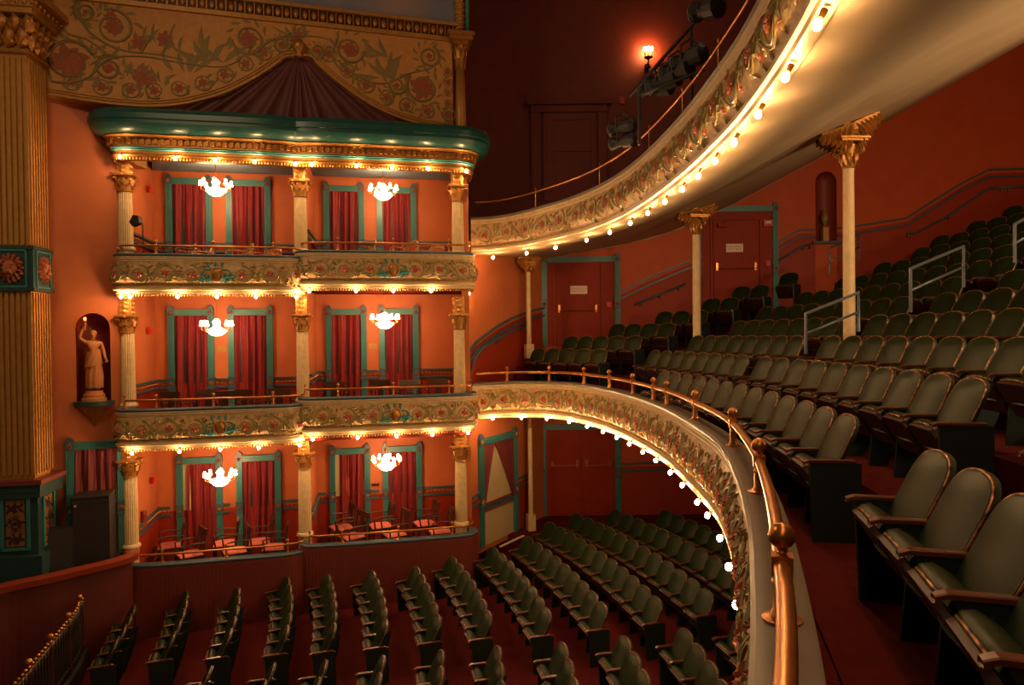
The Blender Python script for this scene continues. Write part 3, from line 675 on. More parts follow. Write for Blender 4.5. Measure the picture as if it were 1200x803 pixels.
# ================================================================== stage apron, speakers, pit rail
APR=Path([(-7.46,13.15),(-7.33,12.95),(-7.40,12.76),(-7.62,12.44),(-7.89,12.14),(-8.14,11.84),(-8.36,11.65),(-8.6,11.42),(-8.82,11.0),(-8.95,10.2),(-8.95,9.0)],.1)
ap=thing('orchestra_apron_wall','curved dark red stage apron wall with polished red-brown coping','wall panel',(-8.9,12.7,-6.1))
def zap(u): return 0.
mb=MB(); sweep(mb,APR,[(-.05,-1.9),(.0,-1.9),(.0,-.12),(-.05,-.12)],z0=-4.10,zf=zap); mb.build('panelling',mat('apron_board',(.11,.02,.014),.45,wave=3.6,bump=.6),ap)
mb=MB(); sweep(mb,APR,[(-.16,-.12),(-.16,-.02),(-.10,.0),(.05,.0),(.09,-.03),(.09,-.07),(.04,-.10),(.04,-.15),(.0,-.17)],z0=-4.10,zf=zap); mb.build('coping',mat('polished_red_coping',(.20,.027,.010),.32,coat=.25),ap,smooth=30)
def boxthing(name,label,cat,c,d,rz,m,tilt=0,grille=None):
    t=thing(name,label,cat,c,rz,local=True)
    b=MB(); b.box((0,0,d[2]/2),d); o=lpart(b,'cabinet',m,t)
    g=MB(); g.box((0,-d[1]/2-.012,d[2]*.5),(d[0]*.9,.024,d[2]*.92)); lpart(g,'grille',grille or m,t)
    g=MB(); g.box((-d[0]*.38,-d[1]/2-.028,d[2]*.91),(.035,.008,.035)); lpart(g,'badge',WHITE,t)
    if tilt: t.rotation_euler=(tilt,0,rz)
    return t
SPK=mat('speaker_black',(.028,.020,.018),.55,col2=(.022,.016,.014),nscale=8,bump=.3,bscale=200)
boxthing('stage_speaker','tall black loudspeaker cabinet on the stage before the dark curtained doorway','loudspeaker',(-8.02,13.0,-4.58),(.62,.6,1.62),.35,BLACK,grille=SPK)
boxthing('floor_monitor','tilted black stage monitor leaning beside the tall loudspeaker','loudspeaker',(-8.36,12.45,-4.58),(.50,.30,1.12),.35,BLACK,tilt=-.22,grille=SPK)
# pit rail
PR=Path([(-7.64,12.05),(-7.60,11.85),(-7.43,11.5),(-7.16,10.65),(-6.86,9.65),(-6.6,8.8),(-6.4,8.2)],.1)
pr=thing('pit_rail','curved dark iron pit rail with brass knobs, at the lower left','railing',(-7.8,11.5,-6.0))
b=MB(); k=MB(); ps=MB()
b.tube([PR.at(PR.L*i/30,0,-4.66) for i in range(31)],.022,6); b.tube([PR.at(PR.L*i/30,0,-5.38) for i in range(31)],.02,6)
sweep(b,PR,[(-.08,-6.0),(.08,-6.0),(.08,-5.50),(-.08,-5.50)]); b.build('rail_frame',BLACK,pr)
n=34
for i in range(n):
    u=PR.L*(i+.5)/n; bb=MB(); q=PR.at(u,0,0)
    big_=(i%7==1)
    bb.lathe([(.016,-5.5),(.03,-5.44),(.014,-5.35),(.026,-5.05),(.014,-4.8),(.022,-4.65)] if not big_ else [(.04,-5.5),(.045,-5.4),(.03,-5.3),(.03,-4.7),(.045,-4.62)],(q.x,q.y,0),8)
    ob=bb.build('baluster',BLACK if not big_ else DARKWD,pr,smooth=True)
    kk=MB(); R_=.028 if not big_ else .05; kk.ball((q.x,q.y,-4.62+(.05 if big_ else .0)+R_),R_,8); kk.ball((q.x,q.y,-4.65+(.05 if big_ else 0)),R_*.7,8); kk.build('brass_knob',BRASS,ob,smooth=True)
# ================================================================== doors and curtains
def rosette_block(mb,gm,pl,a,z,w,k=.10):
    mb.slab([pl.pt(a-w/2,z-w/2),pl.pt(a+w/2,z-w/2),pl.pt(a+w/2,z+w/2),pl.pt(a-w/2,z+w/2)],pl.n*k)
    S_=lambda x,y,kk: pl.pt(a+x,z+y,k+kk); r_rose(gm,S_,0,0,w*.36,.02,6)
def casing(pl,a0,a1,z0,z1,w,parent,dado=None,m=TEAL,k=.07,finial=True,slate=True):
    for a in (a0,a1):
        mb=MB(); s=-1 if a==a0 else 1; c=a+s*w/2
        mb.slab([pl.pt(c-w/2,z0),pl.pt(c+w/2,z0),pl.pt(c+w/2,z1+w*.5),pl.pt(c-w/2,z1+w*.5)],pl.n*k)
        for j in range(4): 
            x=c-w*.36+w*.24*j; mb.slab([pl.pt(x-w*.07,z0+.05),pl.pt(x+w*.07,z0+.05),pl.pt(x+w*.07,z1),pl.pt(x-w*.07,z1)],pl.n*(k+.018))
        mb.build('casing',m,parent)
        sm,gm=MB(),MB(); rosette_block(sm,gm,pl,c,z1+w*.5,w*1.08,k+.02)
        if finial:
            sm.slab([pl.pt(c-w*.5,z1+w*1.05),pl.pt(c+w*.5,z1+w*1.05),pl.pt(c+w*.32,z1+w*1.5),pl.pt(c,z1+w*1.75),pl.pt(c-w*.32,z1+w*1.5)],pl.n*(k+.01))
        if dado is not None:
            rosette_block(sm,gm,pl,c,dado,w*1.08,k+.02)
            for dz in (w*.8,-w*.8): sm.slab([pl.pt(c-w*.6,dado+dz-.02),pl.pt(c+w*.6,dado+dz-.02),pl.pt(c+w*.6,dado+dz+.02),pl.pt(c-w*.6,dado+dz+.02)],pl.n*(k+.03))
        ob=sm.build('corner_block',SLATE if slate else m,parent); gm.build('rosette',GOLD,ob)
    mb=MB(); mb.slab([pl.pt(a0,z1),pl.pt(a1,z1),pl.pt(a1,z1+w),pl.pt(a0,z1+w)],pl.n*k)
    for j in range(3): z=z1+w*(.2+.3*j); mb.slab([pl.pt(a0,z-.012),pl.pt(a1,z-.012),pl.pt(a1,z+.012),pl.pt(a0,z+.012)],pl.n*(k+.015))
    mb.build('lintel',m,parent)
DN=[0]
def doorway(pl,a0,a1,z0,z1,w,**kw):
    DN[0]+=1; t=bpy.data.objects.new('door_%d'%DN[0],None); COL.objects.link(t); t.location=pl.pt((a0+a1)/2,z0); t['kind']='structure'
    casing(pl,a0,a1,z0,z1,w,t,**kw); return t
def curtain(pl,a0,a1,z0,z1,label,m=CURT,k=.05,open_=0.,group=None,seed=0):
    rnd=random.Random(seed); t=thing('curtain',label,'curtain',pl.pt((a0+a1)/2,z0),0,group)
    n=int((a1-a0)*70); fr=[rnd.uniform(.7,1.3) for _ in range(12)]; ph=rnd.random()*6
    rows=[]
    for j in range(13):
        q=j/12; z=z1-(z1-z0)*q; row=[]
        for i in range(n+1):
            x=i/n; amp=.024+.030*min(1,q*2.5); w=amp*sin(x*(a1-a0)*34+ph+fr[int(x*11)]*1.2*sin(x*9+q*1.1))+.012*sin(x*61+q*3)
            xx=a0+(a1-a0)*x
            row.append(pl.pt(xx,z,k+w))
        rows.append(row)
    mb=MB(); mb.grid(rows); mb.build('drape',m,t,smooth=True)
    mb=MB(); mb.tube([pl.pt(a0-.02,z1+.015,k),pl.pt(a1+.02,z1+.015,k)],.014,6); mb.build('rod',BRASS,t)
    return t
def dado(mb,gm,pts,n,hh=.17,k=.03):    # double slate moulding with a beaded strip, along 3d points
    for dz,h_ in ((hh/2,.045),(-hh/2,.045)):
        for p,q in zip(pts,pts[1:]): mb.bar(Vector(p)+Vector((0,0,dz))+Vector(n)*k,Vector(q)+Vector((0,0,dz))+Vector(n)*k,.06,h_)
    for p,q in zip(pts,pts[1:]):
        L=(Vector(q)-Vector(p)).length; m=max(1,int(L/.09))
        for i in range(m):
            c=Vector(p).lerp(Vector(q),(i+.5)/m)+Vector(n)*.015; gm.ball(c,.028,6,sz=(1.2,.6,.7))
boxdoors=[('L',0,[(205,244),(275,313)]),('R',1,[(388,422),(450,483)])]
TR=1
for li in range(3):
    for side,bi,lst in boxdoors:
        zt={'L':(-2.86,.50,3.45),'R':(-2.80,.50,3.40)}[side][li]; z0=FLO[side][li]
        dz=z0+.93 if li!=1 else z0+.98
        for di,(x0,x1) in enumerate(lst):
            sh=[7,0,0][li] if side=='L' else [3,1,0][li]
            a0,a1=BACK.px(x0+sh,400)[0],BACK.px(x1+sh,400)[0]
            t=doorway(BACK,a0,a1,z0,zt,.135,dado=dz)
            if li==0 and di==0:
                mb=MB(); mb.slab([BACK.pt(a0,z0,.0),BACK.pt(a0+.16,z0,.0),BACK.pt(a0+.16,zt,.0),BACK.pt(a0,zt,.0)],BACK.n*.01); mb.build('opening_panel',STAINC,t)
            else:
                mb=MB(); mb.slab([BACK.pt(a0,z0,0),BACK.pt(a1,z0,0),BACK.pt(a1,zt,0),BACK.pt(a0,zt,0)],BACK.n*.008); mb.build('opening_panel',BLACK,t)  # flat black panel stands for the darkness behind the curtain
            nm=['lowest','middle','top'][li]; bx='left-bay' if side=='L' else 'right-bay'
            curtain(BACK,a0+(.10 if li==0 and di==0 else .01),a1-.01,z0+.03,zt-.01,f'red velvet curtain in the {"left" if di==0 else "right"} doorway of the {nm} {bx} box','curtain' if False else CURT,seed=li*9+bi*3+di,group='red box curtains')
        # dado between the doors
        mb,gm=MB(),MB(); A=[0.0]+[BACK.px(x,400)[0] for x in (lst[0][0]-8,lst[0][1]+8,lst[1][0]-8,lst[1][1]+9)]
        ends=(.02,BACK.px(352,400)[0]) if side=='L' else (BACK.px(371,400)[0],BACK.L-.02)
        for s0,s1 in ((ends[0],A[1]),(A[2],A[3]),(A[4],ends[1])):
            dado(mb,gm,[BACK.pt(s0,dz),BACK.pt(s1,dz)],BACK.n)
        if side=='L': dado(mb,gm,[Vector((BL.x,BL.y,dz)),Vector((BC.x+.02,BC.y,dz))],Vector((.97,.2,0)))
        else: dado(mb,gm,[Vector((-4.30,14.42,dz)),Vector((-4.60,16.0,dz))],Vector((.97,.2,0)))
        TR+=1; o=struct(mb.build('trim_%d'%TR,SLATE)); 
        g=gm.build('beading',GOLD,o)
        # red beadboard below the dado
        mb=MB(); wallslab(mb,BACK,ends[0],ends[1],z0,dz,.01,k=.012)
        if side=='L': mb.slab([(BL.x+.012,BL.y,z0),(BC.x+.03,BC.y,z0),(BC.x+.03,BC.y,dz),(BL.x+.012,BL.y,dz)],(.003,0,0))
        else: mb.slab([(-4.288,14.42,z0),(-4.588,16,z0),(-4.588,16,dz),(-4.288,14.42,dz)],(.003,0,0))
        TR+=1; struct(mb.build('trim_%d'%TR,DOORRED))
# dark curtained doorway on the statue wall
a0,a1=W1.px(89,600)[0],W1.px(138.5,600)[0]; zt=W1.px(110,526)[1]
t=doorway(W1,a0,a1,-4.25,zt,.15,dado=-3.35)
curtain(W1,a0,a1,-4.24,zt,'dark red curtain in the doorway behind the tall loudspeaker',DCURT,seed=77)
# passage door with parted dark curtains
a0,a1=W2.px(565,600)[0],W2.px(601,600)[0]; zt=W2.px(583,517)[1]
t=doorway(W2,a0,a1,-4.98,zt,.16,dado=-3.9,m=TEAL)
mb=MB(); mb.slab([W2.pt(a0,-4.98),W2.pt(a1,-4.98),W2.pt(a1,zt),W2.pt(a0,zt)],W2.n*.01); mb.build('stairwell_wall',STAINC,t)
mb=MB(); zz=-4.15; mb.slab([W2.pt(a0,zz),W2.pt(a1,zz),W2.pt(a1,zz+.14),W2.pt(a0,zz+.14)],W2.n*.03); o=mb.build('stair_rail_band',SLATE,t)
mb=MB(); 
for q in (zz-.03,zz+.14): mb.slab([W2.pt(a0,q),W2.pt(a1,q),W2.pt(a1,q+.035),W2.pt(a0,q+.035)],W2.n*.04)
mb.build('red_moulding',DOORRED,t)
def parted(side):
    tt=thing('parted_curtain','dark maroon curtain swept to the %s side of the passage doorway'%('left' if side<0 else 'right'),'curtain',W2.pt((a0+a1)/2,-4.2),0,'parted passage curtains')
    rows=[]; mid=a0+(a1-a0)*.36
    for j in range(11):
        q=j/10; z=zt-(zt+4.05)*q
        if side<0: e0,e1=a0,mid+(a0+.05-mid)*q**.9
        else: e0,e1=mid+(a1-.06-mid)*q**.9,a1
        rows.append([W2.pt(e0+(e1-e0)*i/24,z,.05+.02*sin(i*1.7)) for i in range(25)])
    mb=MB(); mb.grid(rows); mb.build('drape',DCURT,tt,smooth=True)
parted(-1); parted(1)
# ------------------------------------------------------------------ exit doors of the side wall
def text(body,loc,size,rz,m,parent,name='lettering',rx=pi/2):
    c=bpy.data.curves.new(name,'FONT'); c.body=body; c.size=size; c.align_x='CENTER'; c.align_y='CENTER'; c.extrude=.002; c.space_line=.95
    c.materials.append(m); o0=bpy.data.objects.new(name,c); COL.objects.link(o0); bpy.context.view_layer.update()
    me=bpy.data.meshes.new_from_object(o0.evaluated_get(bpy.context.evaluated_depsgraph_get())); bpy.data.objects.remove(o0); bpy.data.curves.remove(c)
    o=bpy.data.objects.new(name,me); COL.objects.link(o); o.rotation_euler=(rx,0,rz); o.parent=parent; o.location=Vector(loc)-parent_world(parent); return o
def bar_door(x0,x1,ytop,fx0,fx1,fyt,zf,sign,bary,closer=True):
    a0,a1=SIDE.px(fx0,350)[0],SIDE.px(fx1,350)[0]; zt=SIDE.px(fx1,fyt)[1]
    t=doorway(SIDE,a0,a1,zf,zt,.15,dado=zf+1.15)
    mb=MB(); mb.slab([SIDE.pt(a0,zf),SIDE.pt(a1,zf),SIDE.pt(a1,zt),SIDE.pt(a0,zt)],SIDE.n*.02); mb.build('door_surround',DOORRED,t)
    b0,b1=SIDE.px(x0,350)[0],SIDE.px(x1,350)[0]; zl=SIDE.px((x0+x1)/2,ytop)[1]
    mb=MB(); mb.slab([SIDE.pt(b0,zf+.02),SIDE.pt(b1,zf+.02),SIDE.pt(b1,zl),SIDE.pt(b0,zl)],SIDE.n*.05); lf=mb.build('door_leaf',DOORRED,t)
    mb=MB()
    for q0,q1,z0,z1 in ((b0-.09,b0-.02,zf,zl+.02),(b1+.02,b1+.09,zf,zl+.02),(b0-.09,b1+.09,zl+.02,zl+.09)): mb.slab([SIDE.pt(q0,z0),SIDE.pt(q1,z0),SIDE.pt(q1,z1),SIDE.pt(q0,z1)],SIDE.n*.06)
    mb.build('door_stop',DOORRED,t)
    zb=SIDE.px((x0+x1)/2,bary)[1]; mb=MB(); mb.tube([SIDE.pt(b0+.05,zb,.12),SIDE.pt(b1-.08,zb,.12)],.016,8)
    for q in (b0+.07,b1-.12): mb.box(SIDE.pt(q,zb+.05,.09),(.06,.08,.20))
    mb.build('panic_bar',BRASS,lf)
    if closer:
        mb=MB(); mb.box(SIDE.pt(b0+.22,zl-.13,.10),(.24,.08,.10)); mb.bar(SIDE.pt(b0+.2,zl-.1,.14),SIDE.pt(b0+.38,zl+.03,.10),.02,.015); mb.build('door_closer',DOORRED,lf)
    if sign:
        mb=MB(); c=SIDE.pt(*SIDE.px(*sign),.06); mb.box(c,(.46,.012,.22)); s=tag(mb.build('exit_notice',WHITE,loc=c),'white EMERGENCY EXIT ONLY notice on the '+('left' if sign[0]<760 else 'right')+' balcony exit door','sign')
        text('EMERGENCY\nEXIT ONLY',c+Vector((0,-.008,0)),.075,0,SIGNRED,s)
    return t
bar_door(652,703,310,641,720,307,-.35,(678,340),364)
bar_door(836,889,259,821,905,248,.55,(860,291),315)
# stalls double door
a0,a1=SIDE.px(640,560)[0],SIDE.px(721,560)[0]; t=doorway(SIDE,a0,a1,-4.98,-2.62,.15,dado=-3.82)
mb=MB(); mb.slab([SIDE.pt(a0,-4.98),SIDE.pt(a1,-4.98),SIDE.pt(a1,-2.62),SIDE.pt(a0,-2.62)],SIDE.n*.02); mb.build('door_surround',DOORRED,t)
for i,(x0,x1) in enumerate(((643,681),(683,719))):
    b0,b1=SIDE.px(x0,560)[0],SIDE.px(x1,560)[0]; zb=SIDE.px(660,545)[1]
    mb=MB(); mb.slab([SIDE.pt(b0,-4.9),SIDE.pt(b1,-4.9),SIDE.pt(b1,-2.7),SIDE.pt(b0,-2.7)],SIDE.n*.05); mb.slab([SIDE.pt(b0,-4.62),SIDE.pt(b1,-4.62),SIDE.pt(b1,-4.56),SIDE.pt(b0,-4.56)],SIDE.n*.07)
    lf=mb.build('door_leaf',DOORRED,t); mb=MB(); mb.tube([SIDE.pt(b0+.1,zb,.12),SIDE.pt(b1-.1,zb,.12)],.015,8)
    for q,h_ in ((b0+.1,.2 if i else .12),(b1-.1,.12 if i else .2)): mb.box(SIDE.pt(q,zb+.05,.09),(.06,.08,h_))
    mb.build('panic_bar',BRASS,lf)
# dados and beadboard on the side wall
def dado_px(P,name,low=None,pl=SIDE,base=None):
    global TR
    pts=[pl.pt(*pl.px(x,y)) for x,y in P]; mb,gm=MB(),MB(); dado(mb,gm,pts,pl.n,.20,.04); TR+=1
    o=struct(mb.build('trim_%d'%TR,SLATE))
    mb=MB(); rows=[[p+pl.n*.02 for p in pts],[Vector((p.x,p.y,base if base is not None else p.z-3.2))+pl.n*.02 for p in pts]]; mb.grid(rows); TR+=1; struct(mb.build('trim_%d'%TR,WAINSCOT))
dado_px([(725,347),(760,330),(800,313),(822,305)],'')
dado_px([(908,291),(922,282),(936,274),(955,273.5)],'')
dado_px([(981,272),(1000,270),(1062,260),(1090,242),(1125,220),(1158,203.5),(1200,202.5),(1300,200)],'')
dado_px([(549,417),(556,407),(568,397),(582,387),(598,378),(615,371),(637,365)],'',pl=W2,base=-1.9)
dado_px([(624,555),(635,555)],'',base=-4.98); dado_px([(727,548),(800,545),(900,540),(1100,530)],'',base=-4.98)
dado_px([(551,590),(561,582)],'',pl=W2,base=-4.98); dado_px([(604,566),(619,560)],'',pl=W2,base=-4.98)
def handrail(P,label,pl=SIDE):
    pts=[pl.pt(*pl.px(x,y),.09) for x,y in P]; t=thing('wall_handrail',label,'handrail',pts[0])
    mb=MB(); mb.tube(pts,.028,8); mb.build('rail',SLATE,t,smooth=True)
    for f in (.12,.5,.88):
        q=pts[0].lerp(pts[-1],f) if len(pts)==2 else pts[min(len(pts)-1,int(f*len(pts)))]
        mb=MB(); mb.tube([q,q-Vector((0,0,.09)),q-Vector((0,0,.09))-pl.n*.08],.014,6); mb.ball(q-Vector((0,0,.09))-pl.n*.07,.035,6); mb.build('wall_bracket',SLATE,t)
handrail([(743,357),(802,333)],'sloping slate handrail on the beadboard right of the left balcony exit')
handrail([(912,305),(930,294),(940,288),(948,287)],'short slate handrail on the wall between right exit door and urn niche')
handrail([(1062,273),(1072,273),(1110,253),(1157,221),(1180,220)],'long slate handrail climbing the wall at the upper right')
handrail([(1162,221),(1240,217)],'level slate handrail at the top right end of the wall')
handrail([(549,433),(553,420),(562,408),(580,397),(600,387),(613,381)],'curved slate handrail descending the passage wall beside the boxes',pl=W2)
# steps of the side aisle up to the exit doors
for i,(x0,x1,z) in enumerate(((-.3,.35,-1.15),(.1,.8,-.85),(.55,2.0,-.62),(1.4,3.9,-.35),(3.9,5.0,-.1),(5.0,5.8,.2),(5.8,8.2,.55),(8.2,9.4,.9),(9.4,10.6,1.3),(10.6,11.8,1.8),(11.8,15.8,2.4))):
    mb=MB(); mb.slab([(x0,17.0,-1.9),(x1,17.0,-1.9),(x1,18.6,-1.9),(x0,18.6,-1.9)],(0,0,z+1.9)); struct(mb.build('floor_step',CARPET))
# ================================================================== parapets of boxes and balconies
CAP=[(-.22,-.06),(-.22,-.005),(-.20,.0),(-.02,.0),(.0,-.02),(-.01,-.055),(-.05,-.06)]
def prof_belly(H):   # outward offset and height of the ornamented belly, v 0 (bottom) .. 1 (top)
    T=[(0,-.05,-.16-H),(.12,.01,-.16-H*.88),(.35,.045,-.16-H*.65),(.6,.03,-.16-H*.4),(.85,-.01,-.16-H*.15),(1,-.035,-.16)]
    def f(v):
        v=min(1,max(0,v))
        for (a,o,z),(b,p,w) in zip(T,T[1:]):
            if v<=b: q=(v-a)/(b-a); return o+(p-o)*q, z+(w-z)*q
        return T[-1][1:]
    return f
def bulb(parent,c,n,r=.026,down=.0):
    n=Vector(n).normalized(); s=MB(); d=(n*1+Vector((0,0,-1))*down).normalized(); s.tube([c-d*.07,c-d*.015],[.022,.016],8)
    so=s.build('bulb_socket',BRASS,parent); b=MB(); b.ball(c+d*.022,r,8,sz=(1,1,1.15)); b.build('light_bulb',BULBM,so,smooth=True)
def parapet(name,label,path,zl,s0,s1,H=.47,period=.72,zf=None,crest=None,bulbs=(),grp=None,capm=SLATE,vr=.014,dens=1.,gm=RELG,fringe=True,cat='balcony front',bo=0.,bz=-.20,bd=1.4):
    c=path.at((s0+s1)/2,0,zl-.4); t=thing(name,label,cat,c,0,grp)
    zf0=zf or (lambda u:0.)
    mb=MB(); sweep(mb,path,[(o,z) for o,z in CAP],zl,s0,s1,.1,zf=zf); mb.build('ledge',capm,t,smooth=25)
    mb=MB(); sweep(mb,path,[(-.06,-.06),(-.01,-.06),(-.005,-.08),(-.025,-.095),(-.012,-.115),(-.035,-.13),(-.03,-.15),(-.04,-.16),(-.08,-.16)],zl,s0,s1,.1,zf=zf)
    zb=-.16-H
    sweep(mb,path,[(-.15,zb),(-.05,zb),(-.015,zb-.015),(-.025,zb-.035),(.01,zb-.05),(.01,zb-.085),(-.02,zb-.10),(-.02,zb-.15),(-.08,zb-.17),(-.11,zb-.17),(-.15,zb)],zl,s0,s1,.1,zf=zf)
    mb.build('moulding',CREAM if gm is RELG else GOLDP,t,smooth=30)
    f=prof_belly(H); mb=MB(); sweep(mb,path,[(-.14,-.16)]+[f(1-i/7)for i in range(8)]+[(-.14,-.16-H)],zl,s0,s1,.1,zf=zf); mb.build('belly_panel',gm,t,smooth=40)
    def S(a,b,k):
        o,z=f(b/H); return path.at(s0+a,o+k,zl+z+zf0(s0+a))
    v,l,r=MB(),MB(),MB(); L=s1-s0
    if crest is None: scrolls(S,0,L,H,period,v,l,r,vr,dens)
    else:
        cs_=crest-s0; scrolls(S,.05,cs_-.22,H,period,v,l,r,vr,dens); scrolls(S,cs_+.22,L-.05,H,period,v,l,r,vr,dens)
        k=MB(); g=MB(); g.ball((0,0,0),1,12,sz=(.10,.035,.12)); cc=S(cs_,H*.47,0); nn=path.at(crest,1)-path.at(crest,0); R=Matrix.Rotation(atan2(nn.y,nn.x)+pi/2,3,'Z')
        g.v=[tuple(cc+R@Vector(q)) for q in g.v]
        ring=[S(cs_+.115*cos(a),H*.47+.14*sin(a),.02) for a in [2*pi*i/18 for i in range(18)]]; g.tube(ring,.014,6,closed=True)
        for sg in (-1,1):
            r_spiral(k,S,cs_+sg*.14,H*.47,.15,.06,.9,-pi/2 if sg>0 else -pi/2,sg,.02,14)
            for j in range(5): r_leaf(k,S,cs_+sg*(.06+.025*j),H*(.10+.04*j),pi/2-sg*(.35+.28*j),.20,.07,.03)
            r_leaf(k,S,cs_+sg*.10,H*.7,pi/2-sg*.25,.18,.06,.03)
        r_leaf(k,S,cs_,H*.76,pi/2,.13,.07,.04); k.build('crest_leaf_spray',TEAL,t,smooth=50); g.build('crest_medallion',GOLD,t,smooth=40)
    v.build('vine_pattern',OLIVE,t,smooth=50); l.build('leaf_pattern',OLIVE,t,smooth=50); r.build('flower_pattern',ROSE,t,smooth=50)
    if fringe:
        mb=MB(); n=int(L/.055)
        for i in range(n):
            u=s0+L*(i+.5)/n; q=path.at(u,-.055,zl+zb-.185+zf0(u)); mb.ball(q,.022,6,sz=(1,.6,1.3))
        mb.build('fringe',GOLD,t,smooth=True)
    for u in bulbs:
        n=path.at(u,1)-path.at(u,0); bulb(t,path.at(u,bo,zl+zb+bz+zf0(u)),(n.x,n.y,0),r=.028,down=bd)
    return t
def rail(name,label,path,zl,s0,s1,o,h,r,posts,grp=None,zf=None,ballr=.04,pr_=.028,saddle=True,endcaps=True):
    zf0=zf or (lambda u:0.); t=thing(name,label,'railing',path.at((s0+s1)/2,o,zl),0,grp)
    N=max(8,int((s1-s0)/.08)); mb=MB(); mb.tube([path.at(s0+(s1-s0)*i/N,o,zl+h+zf0(s0+(s1-s0)*i/N)) for i in range(N+1)],r,12); mb.build('hand_rail',BRASS,t,smooth=50)
    for u in posts:
        q=path.at(u,o,zl+zf0(u)); mb=MB(); a=path.ang(u)
        mb.lathe([(pr_*2.1,0),(pr_*2.1,.008),(pr_*1.3,.015),(pr_*1.15,.03),(pr_*.95,.04),(pr_*.9,h*.66),(pr_*1.1,h*.7),(pr_*.8,h*.78),(pr_*.8,h-r)],q,14)
        if saddle: mb.box(q+Vector((0,0,h+r*.15)),(r*2.5,pr_*2.2,r*2.3),a)
        mb.lathe([(pr_*.8,h+r),(pr_*.45,h+r+.012),(pr_*.7,h+r+.022),(pr_*.4,h+r+.034)],q,10)
        po=mb.build('post',BRASS,t,smooth=35); b=MB(); b.ball(q+Vector((0,0,h+r+.03+ballr)),ballr,14); b.build('ball_finial',BRASS,po,smooth=True)
    return t
# boxes
bulbpx={('L',2):(141,152,208,254,300,348),('R',2):(362,417,461,505,550),('L',1):(143,154,210,258,303,352),('R',1):(366,419,465,507,549)}
nm=['lowest','middle','top']
for side,path,s_a,s_b in (('L',PLB,.25,PLB.L-.2),('R',PRB,.25,PRB.L-.2)):
    w={'L':'left','R':'right'}[side]
    zz=LEV[side]
    for li in (1,2):
        zl=zz[li]; crest=path.s_px({('L',1):258,('L',2):254,('R',1):464,('R',2):461}[(side,li)],.04,zl-.4,.8,path.L-.8)
        bs=[path.s_px(x,.03,zl-.8) for x in bulbpx[(side,li)]]
        parapet('box_parapet',f'ornate cream front of the {nm[li]} {w}-bay box with teal crest and lit bulbs beneath',path,zl,s_a,s_b,H=.46,period=.50,crest=crest,bulbs=bs,grp='ornate box fronts',dens=1.9,vr=.017)
    # plain beadboard base with slate ledge
    zl=zz[0]; t=thing('box_parapet',f'plain maroon beadboard front of the lowest {w}-bay box with slate ledge','balcony front',path.at(path.L/2,0,zl-1.6),0,'plain box fronts')
    if side=='L': s_a=path.s_px(146,0,zl,.2,1.6)
    mb=MB(); sweep(mb,path,[(o*.9,z) for o,z in CAP],zl,s_a,s_b,.08); mb.build('ledge',SLATE,t,smooth=25)
    mb=MB(); sweep(mb,path,[(-.08,-1.75),(.0,-1.75),(.0,-.06),(-.08,-.06)],zl,s_a,s_b,.08); 
    N=int((s_b-s_a)/.07)
    for i in range(N): u=s_a+(s_b-s_a)*(i+.5)/N; q=path.at(u,.002,0); mb.box((q.x,q.y,zl-.9),(.006,.052,1.6),path.ang(u))
    mb.build('beadboard',BOXBOARD,t)
    for li in range(3):
        zl=zz[li]; pxs={'L':[146,183,250,320,356],'R':[357,396,461,526,551]}[side]
        if li==0: pxs={'L':[155,190,265,337,358],'R':[363,401,467,530,551]}[side]
        ps=[path.s_px(x,-.12,zl+.2) for x in pxs]
        rail('brass_rail',f'brass ball-topped rail on the {nm[li]} {w}-bay box ledge',path,zl,ps[0],ps[-1],-.12,.16,.021,ps,'brass rails of the boxes',ballr=.032,pr_=.024,saddle=False)
# entablature above the boxes
s_a,s_b=.2,COR.L-.15
en=thing('box_cornice','deep teal and gilt cornice crowning the boxes, lit by a row of bulbs','cornice',COR.at(COR.L/2,0,3.5))
mb=MB(); sweep(mb,COR,[(-.3,3.93),(.12,3.93),(.14,3.90),(.22,3.92),(.30,3.96),(.36,4.02),(.38,4.04),(.38,4.10),(.41,4.12),(.41,4.22),(.39,4.24),(.37,4.30),(.28,4.34),(.10,4.37),(-.9,4.40)],0,s_a,s_b,.08); mb.build('teal_cove',TEALCOR,en,smooth=35)
mb=MB(); sweep(mb,COR,[(-.3,3.92),(.14,3.92),(.15,3.88),(.10,3.86),(.08,3.83),(.03,3.82),(.03,3.72),(.05,3.71),(.05,3.68),(-.3,3.68)],0,s_a,s_b,.08)
sweep(mb,COR,[(-.3,3.61),(.0,3.61),(.0,3.55),(.03,3.53),(.02,3.50),(-.03,3.475),(-.3,3.475)],0,s_a,s_b,.08)
mb.build('gilt_band',GOLD,en,smooth=30)
mb=MB(); sweep(mb,COR,[(-.3,3.68),(.04,3.68),(.055,3.66),(.02,3.645),(.035,3.63),(.02,3.61),(-.3,3.61)],0,s_a,s_b,.08); mb.build('teal_bead',TEAL,en,smooth=30)
mb=MB(); n=int((s_b-s_a)/.115)
for i in range(n): u=s_a+(s_b-s_a)*(i+.5)/n; q=COR.at(u,.055,3.77); mb.box(q,(.07,.06,.085),COR.ang(u)); q=COR.at(u,.04,3.835); mb.ball(q,.022,6)
mb.build('dentil_moulding',GOLD,en)
mb=MB(); n=int((s_b-s_a)/.06)
for i in range(n): u=s_a+(s_b-s_a)*(i+.5)/n; mb.ball(COR.at(u,-.02,3.46),.024,6,sz=(1,.6,1.3))
mb.build('fringe',GOLD,en,smooth=True)
for px in (142,152,206,253,299,345,366,418,460,502,545):
    u=COR.s_px(px,.05,3.5); n=COR.at(u,1)-COR.at(u,0); bulb(en,COR.at(u,.075,3.47),(n.x,n.y,0),r=.028,down=.9)
